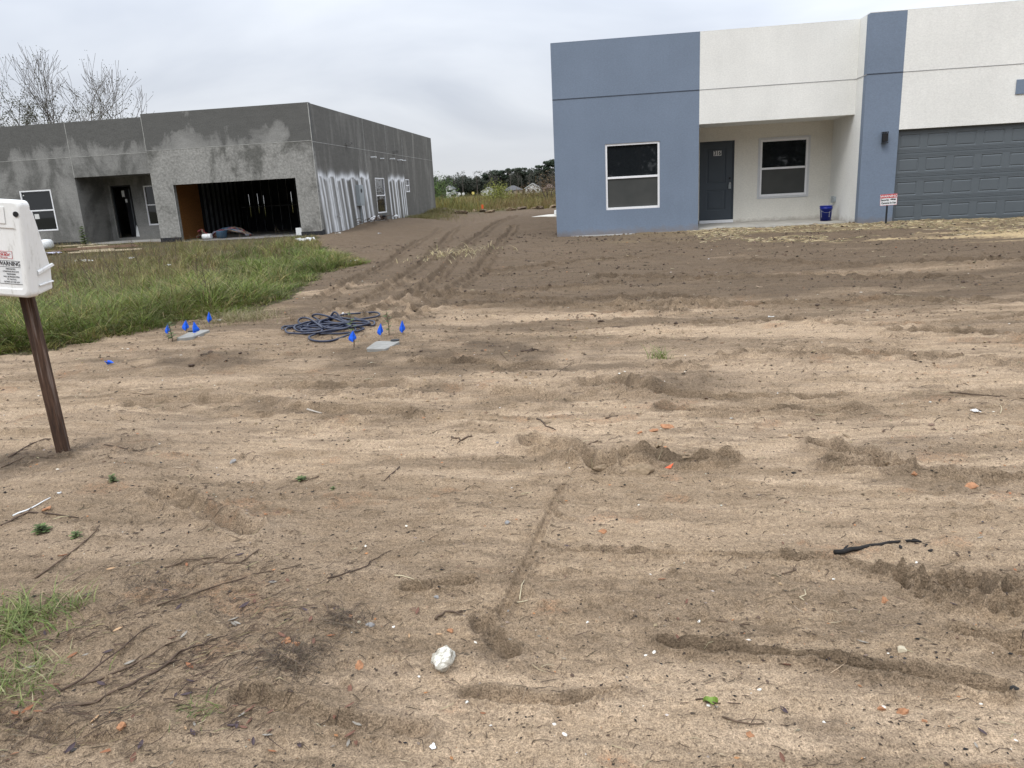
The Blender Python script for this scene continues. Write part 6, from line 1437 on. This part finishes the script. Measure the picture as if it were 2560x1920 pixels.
m = MB(); p = gp(103, 541); m.lathe(p.x, p.y, [(.001, p.z+.005), (.18, p.z+.02), (.24, p.z+.12), (.23, p.z+.28), (.17, p.z+.36), (.001, p.z+.38)], 18); o = m.build('sack', WHITEPL, None, smooth=True, origin=p); tag(o, 'white bulging sack just right of the document box', 'sack')
# garage contents
def bundle(name, c, n, r, L, cols, lab, seed):
    rs = random.Random(seed); e = empty(name, c); tag(e, lab, 'coil')
    for k, cm in enumerate(cols):
        m = MB()
        for j in range(n):
            a = rs.uniform(-.2, .2); pts = [Vector(c)+Vector((-L/2+L*t+rs.gauss(0, .02), rs.uniform(-.3, .3)*.5+.2*math.sin(3*t+j), .04+(.36*math.sin(math.pi*t)**.8)*(.4+.6*j/n)+rs.uniform(0, .05))) for t in np.linspace(0, 1, 9)]
            m.tube(pts, r, 6)
        m.build('loops', cm, e)
CR_ = flat('cord_red', (.22, .035, .04), .5); CG_ = flat('cord_grey', (.20, .20, .24), .5); CB_ = flat('cord_blue', (.05, .10, .16), .5); CT_ = flat('cord_tan', (.25, .19, .14), .6)
bundle('hose_bundle', (-14.55, 28.3, .45), 5, .03, 1.5, [CR_, CG_, CT_, CB_], 'heap of red, grey and tan hoses inside the open garage', 4)
bundle('cord_bundle', (-15.55, 27.9, .45), 3, .03, .6, [CR_, CT_], 'small heap of red cord at the garage corner', 5)
m = MB(); m.tube([(-15.35, 27.55, .56), (-15.0, 27.55, .56)], .10, 14); o = m.build('roll', WHITEPL, None, bevel=.01, origin=(-15.2, 27.55, .45)); tag(o, 'white roll lying at the garage mouth beside the red cord', 'roll')
m = MB(); m.lathe(-14.7, 27.8, [(.001, .46), (.19, .46), (.21, .72), (.215, .74), (.19, .74), (.17, .5), (.001, .5)], 20); o = m.build('tub', CB_, None, smooth=True, origin=(-14.7, 27.8, .46)); tag(o, 'teal tub in front of the hose heap in the garage', 'tub')
m = MB(); m.lathe(-13.4, 29.2, [(.001, .455), (.42, .455), (.42, .475), (.36, .48), (.001, .47)], 24); o = m.build('light_puddle_disc', STEEL, None, origin=(-13.4, 29.2, .455)); tag(o, 'flat shiny disc added as the light puddle on the garage floor', 'disc')  # steel disc added to stand in for a light puddle
m = MB(); m.box(-11.45, -11.15, 27.25, 27.5, .452, .72); o = m.build('carton', WHITEPL, None, bevel=.01, origin=(-11.3, 27.4, .45)); tag(o, 'white carton beside the right hand garage pier', 'carton')
# debris heap at the foot of the side wall
hp = Vector((-9.55, 31.2, H(-9.55, 31.2))); rs = random.Random(9); e = empty('debris_heap', hp); tag(e, 'heap of dead branches against the side wall of the unfinished house', 'branch heap')
m = MB()
for k in range(55):
    a = rs.uniform(0, 3.1); c = hp+Vector((rs.gauss(0, .22), rs.gauss(0, 1.1), rs.uniform(0, .2))); L = rs.uniform(.3, .8); d = Vector((math.cos(a)*.5, math.sin(a), rs.uniform(-.15, .3))); m.tube([c-d*L*.5, c+Vector((0, 0, .05)), c+d*L*.5], [.014, .010, .005], 5)
m.build('branches', TWIGM, e)
for i, (dy_, s_, mt_, lab) in enumerate(((-.4, .14, WHITEPL, 'white scrap on the branch heap nearest the meter'), (.35, .12, WHITEPL, 'white scrap in the middle of the branch heap'), (1.0, .16, BLACK, 'black bag on top of the branch heap'), (3.2, .11, WHITEPL, 'white scrap past the branch heap'))):
    y_ = hp.y+dy_; x_ = -9.5; rockmesh('rubbish', (x_, y_, H(x_, y_)+.16), (s_, s_, s_*.8), mt_, 700+i, lab, 'rubbish', amp=1.0, sub=2)
# slab and grey cabinet behind the finished house corner
m = MB(); m.prism([(-3.1, 33.0, .42), (-1.2, 33.0, .42), (-1.2, 35.2, .42), (-2.5, 35.2, .42)], (0, 0, 0), (0, 0, .10)); o = m.build('spilled_sand', flat('white_sand', (.66, .63, .56), .9, .08, 5), None, bevel=.04, origin=(-2.0, 34, .42)); tag(o, 'pale concrete pad beside the far corner of the blue house', 'concrete pad'); o.name = 'concrete_pad'
m = MB(); m.prism([(-2.1, 33.6, .52), (-1.2, 33.6, .52), (-1.2, 34.8, .52), (-1.9, 34.8, .52)], (0, 0, 0), (0, 0, .22)); o = m.build('foam_sheet', WHITEPL, None, bevel=.05, origin=(-1.6, 34.2, .52)); tag(o, 'white foam sheets on the pad beside the blue house', 'foam sheet')
m = MB(); m.box(-1.62, -1.18, 29.0, 29.4, .42, .78); o = m.build('utility_cabinet', GREYBOX, None, bevel=.01, origin=(-1.4, 29.2, .42)); tag(o, 'low grey green cabinet against the side of the blue house', 'cabinet')
# survey stake in the field edge
p = at_y((1040+920*.1808)/SD, (360+940*.1808)/SD, 47.0); m = MB(); m.box(p[0]-.03, p[0]+.03, 47, 47.04, H(p[0], 47)-.1, p[2]+.45); o = m.build('survey_stake', PINE, None, origin=(p[0], 47, p[2])); tag(o, 'wooden survey stake with orange ribbon at the field edge', 'stake')
m = MB(); m.box(p[0]-.05, p[0]+.08, 46.98, 46.995, p[2]+.2, p[2]+.45); m.build('ribbon', ORP, o)
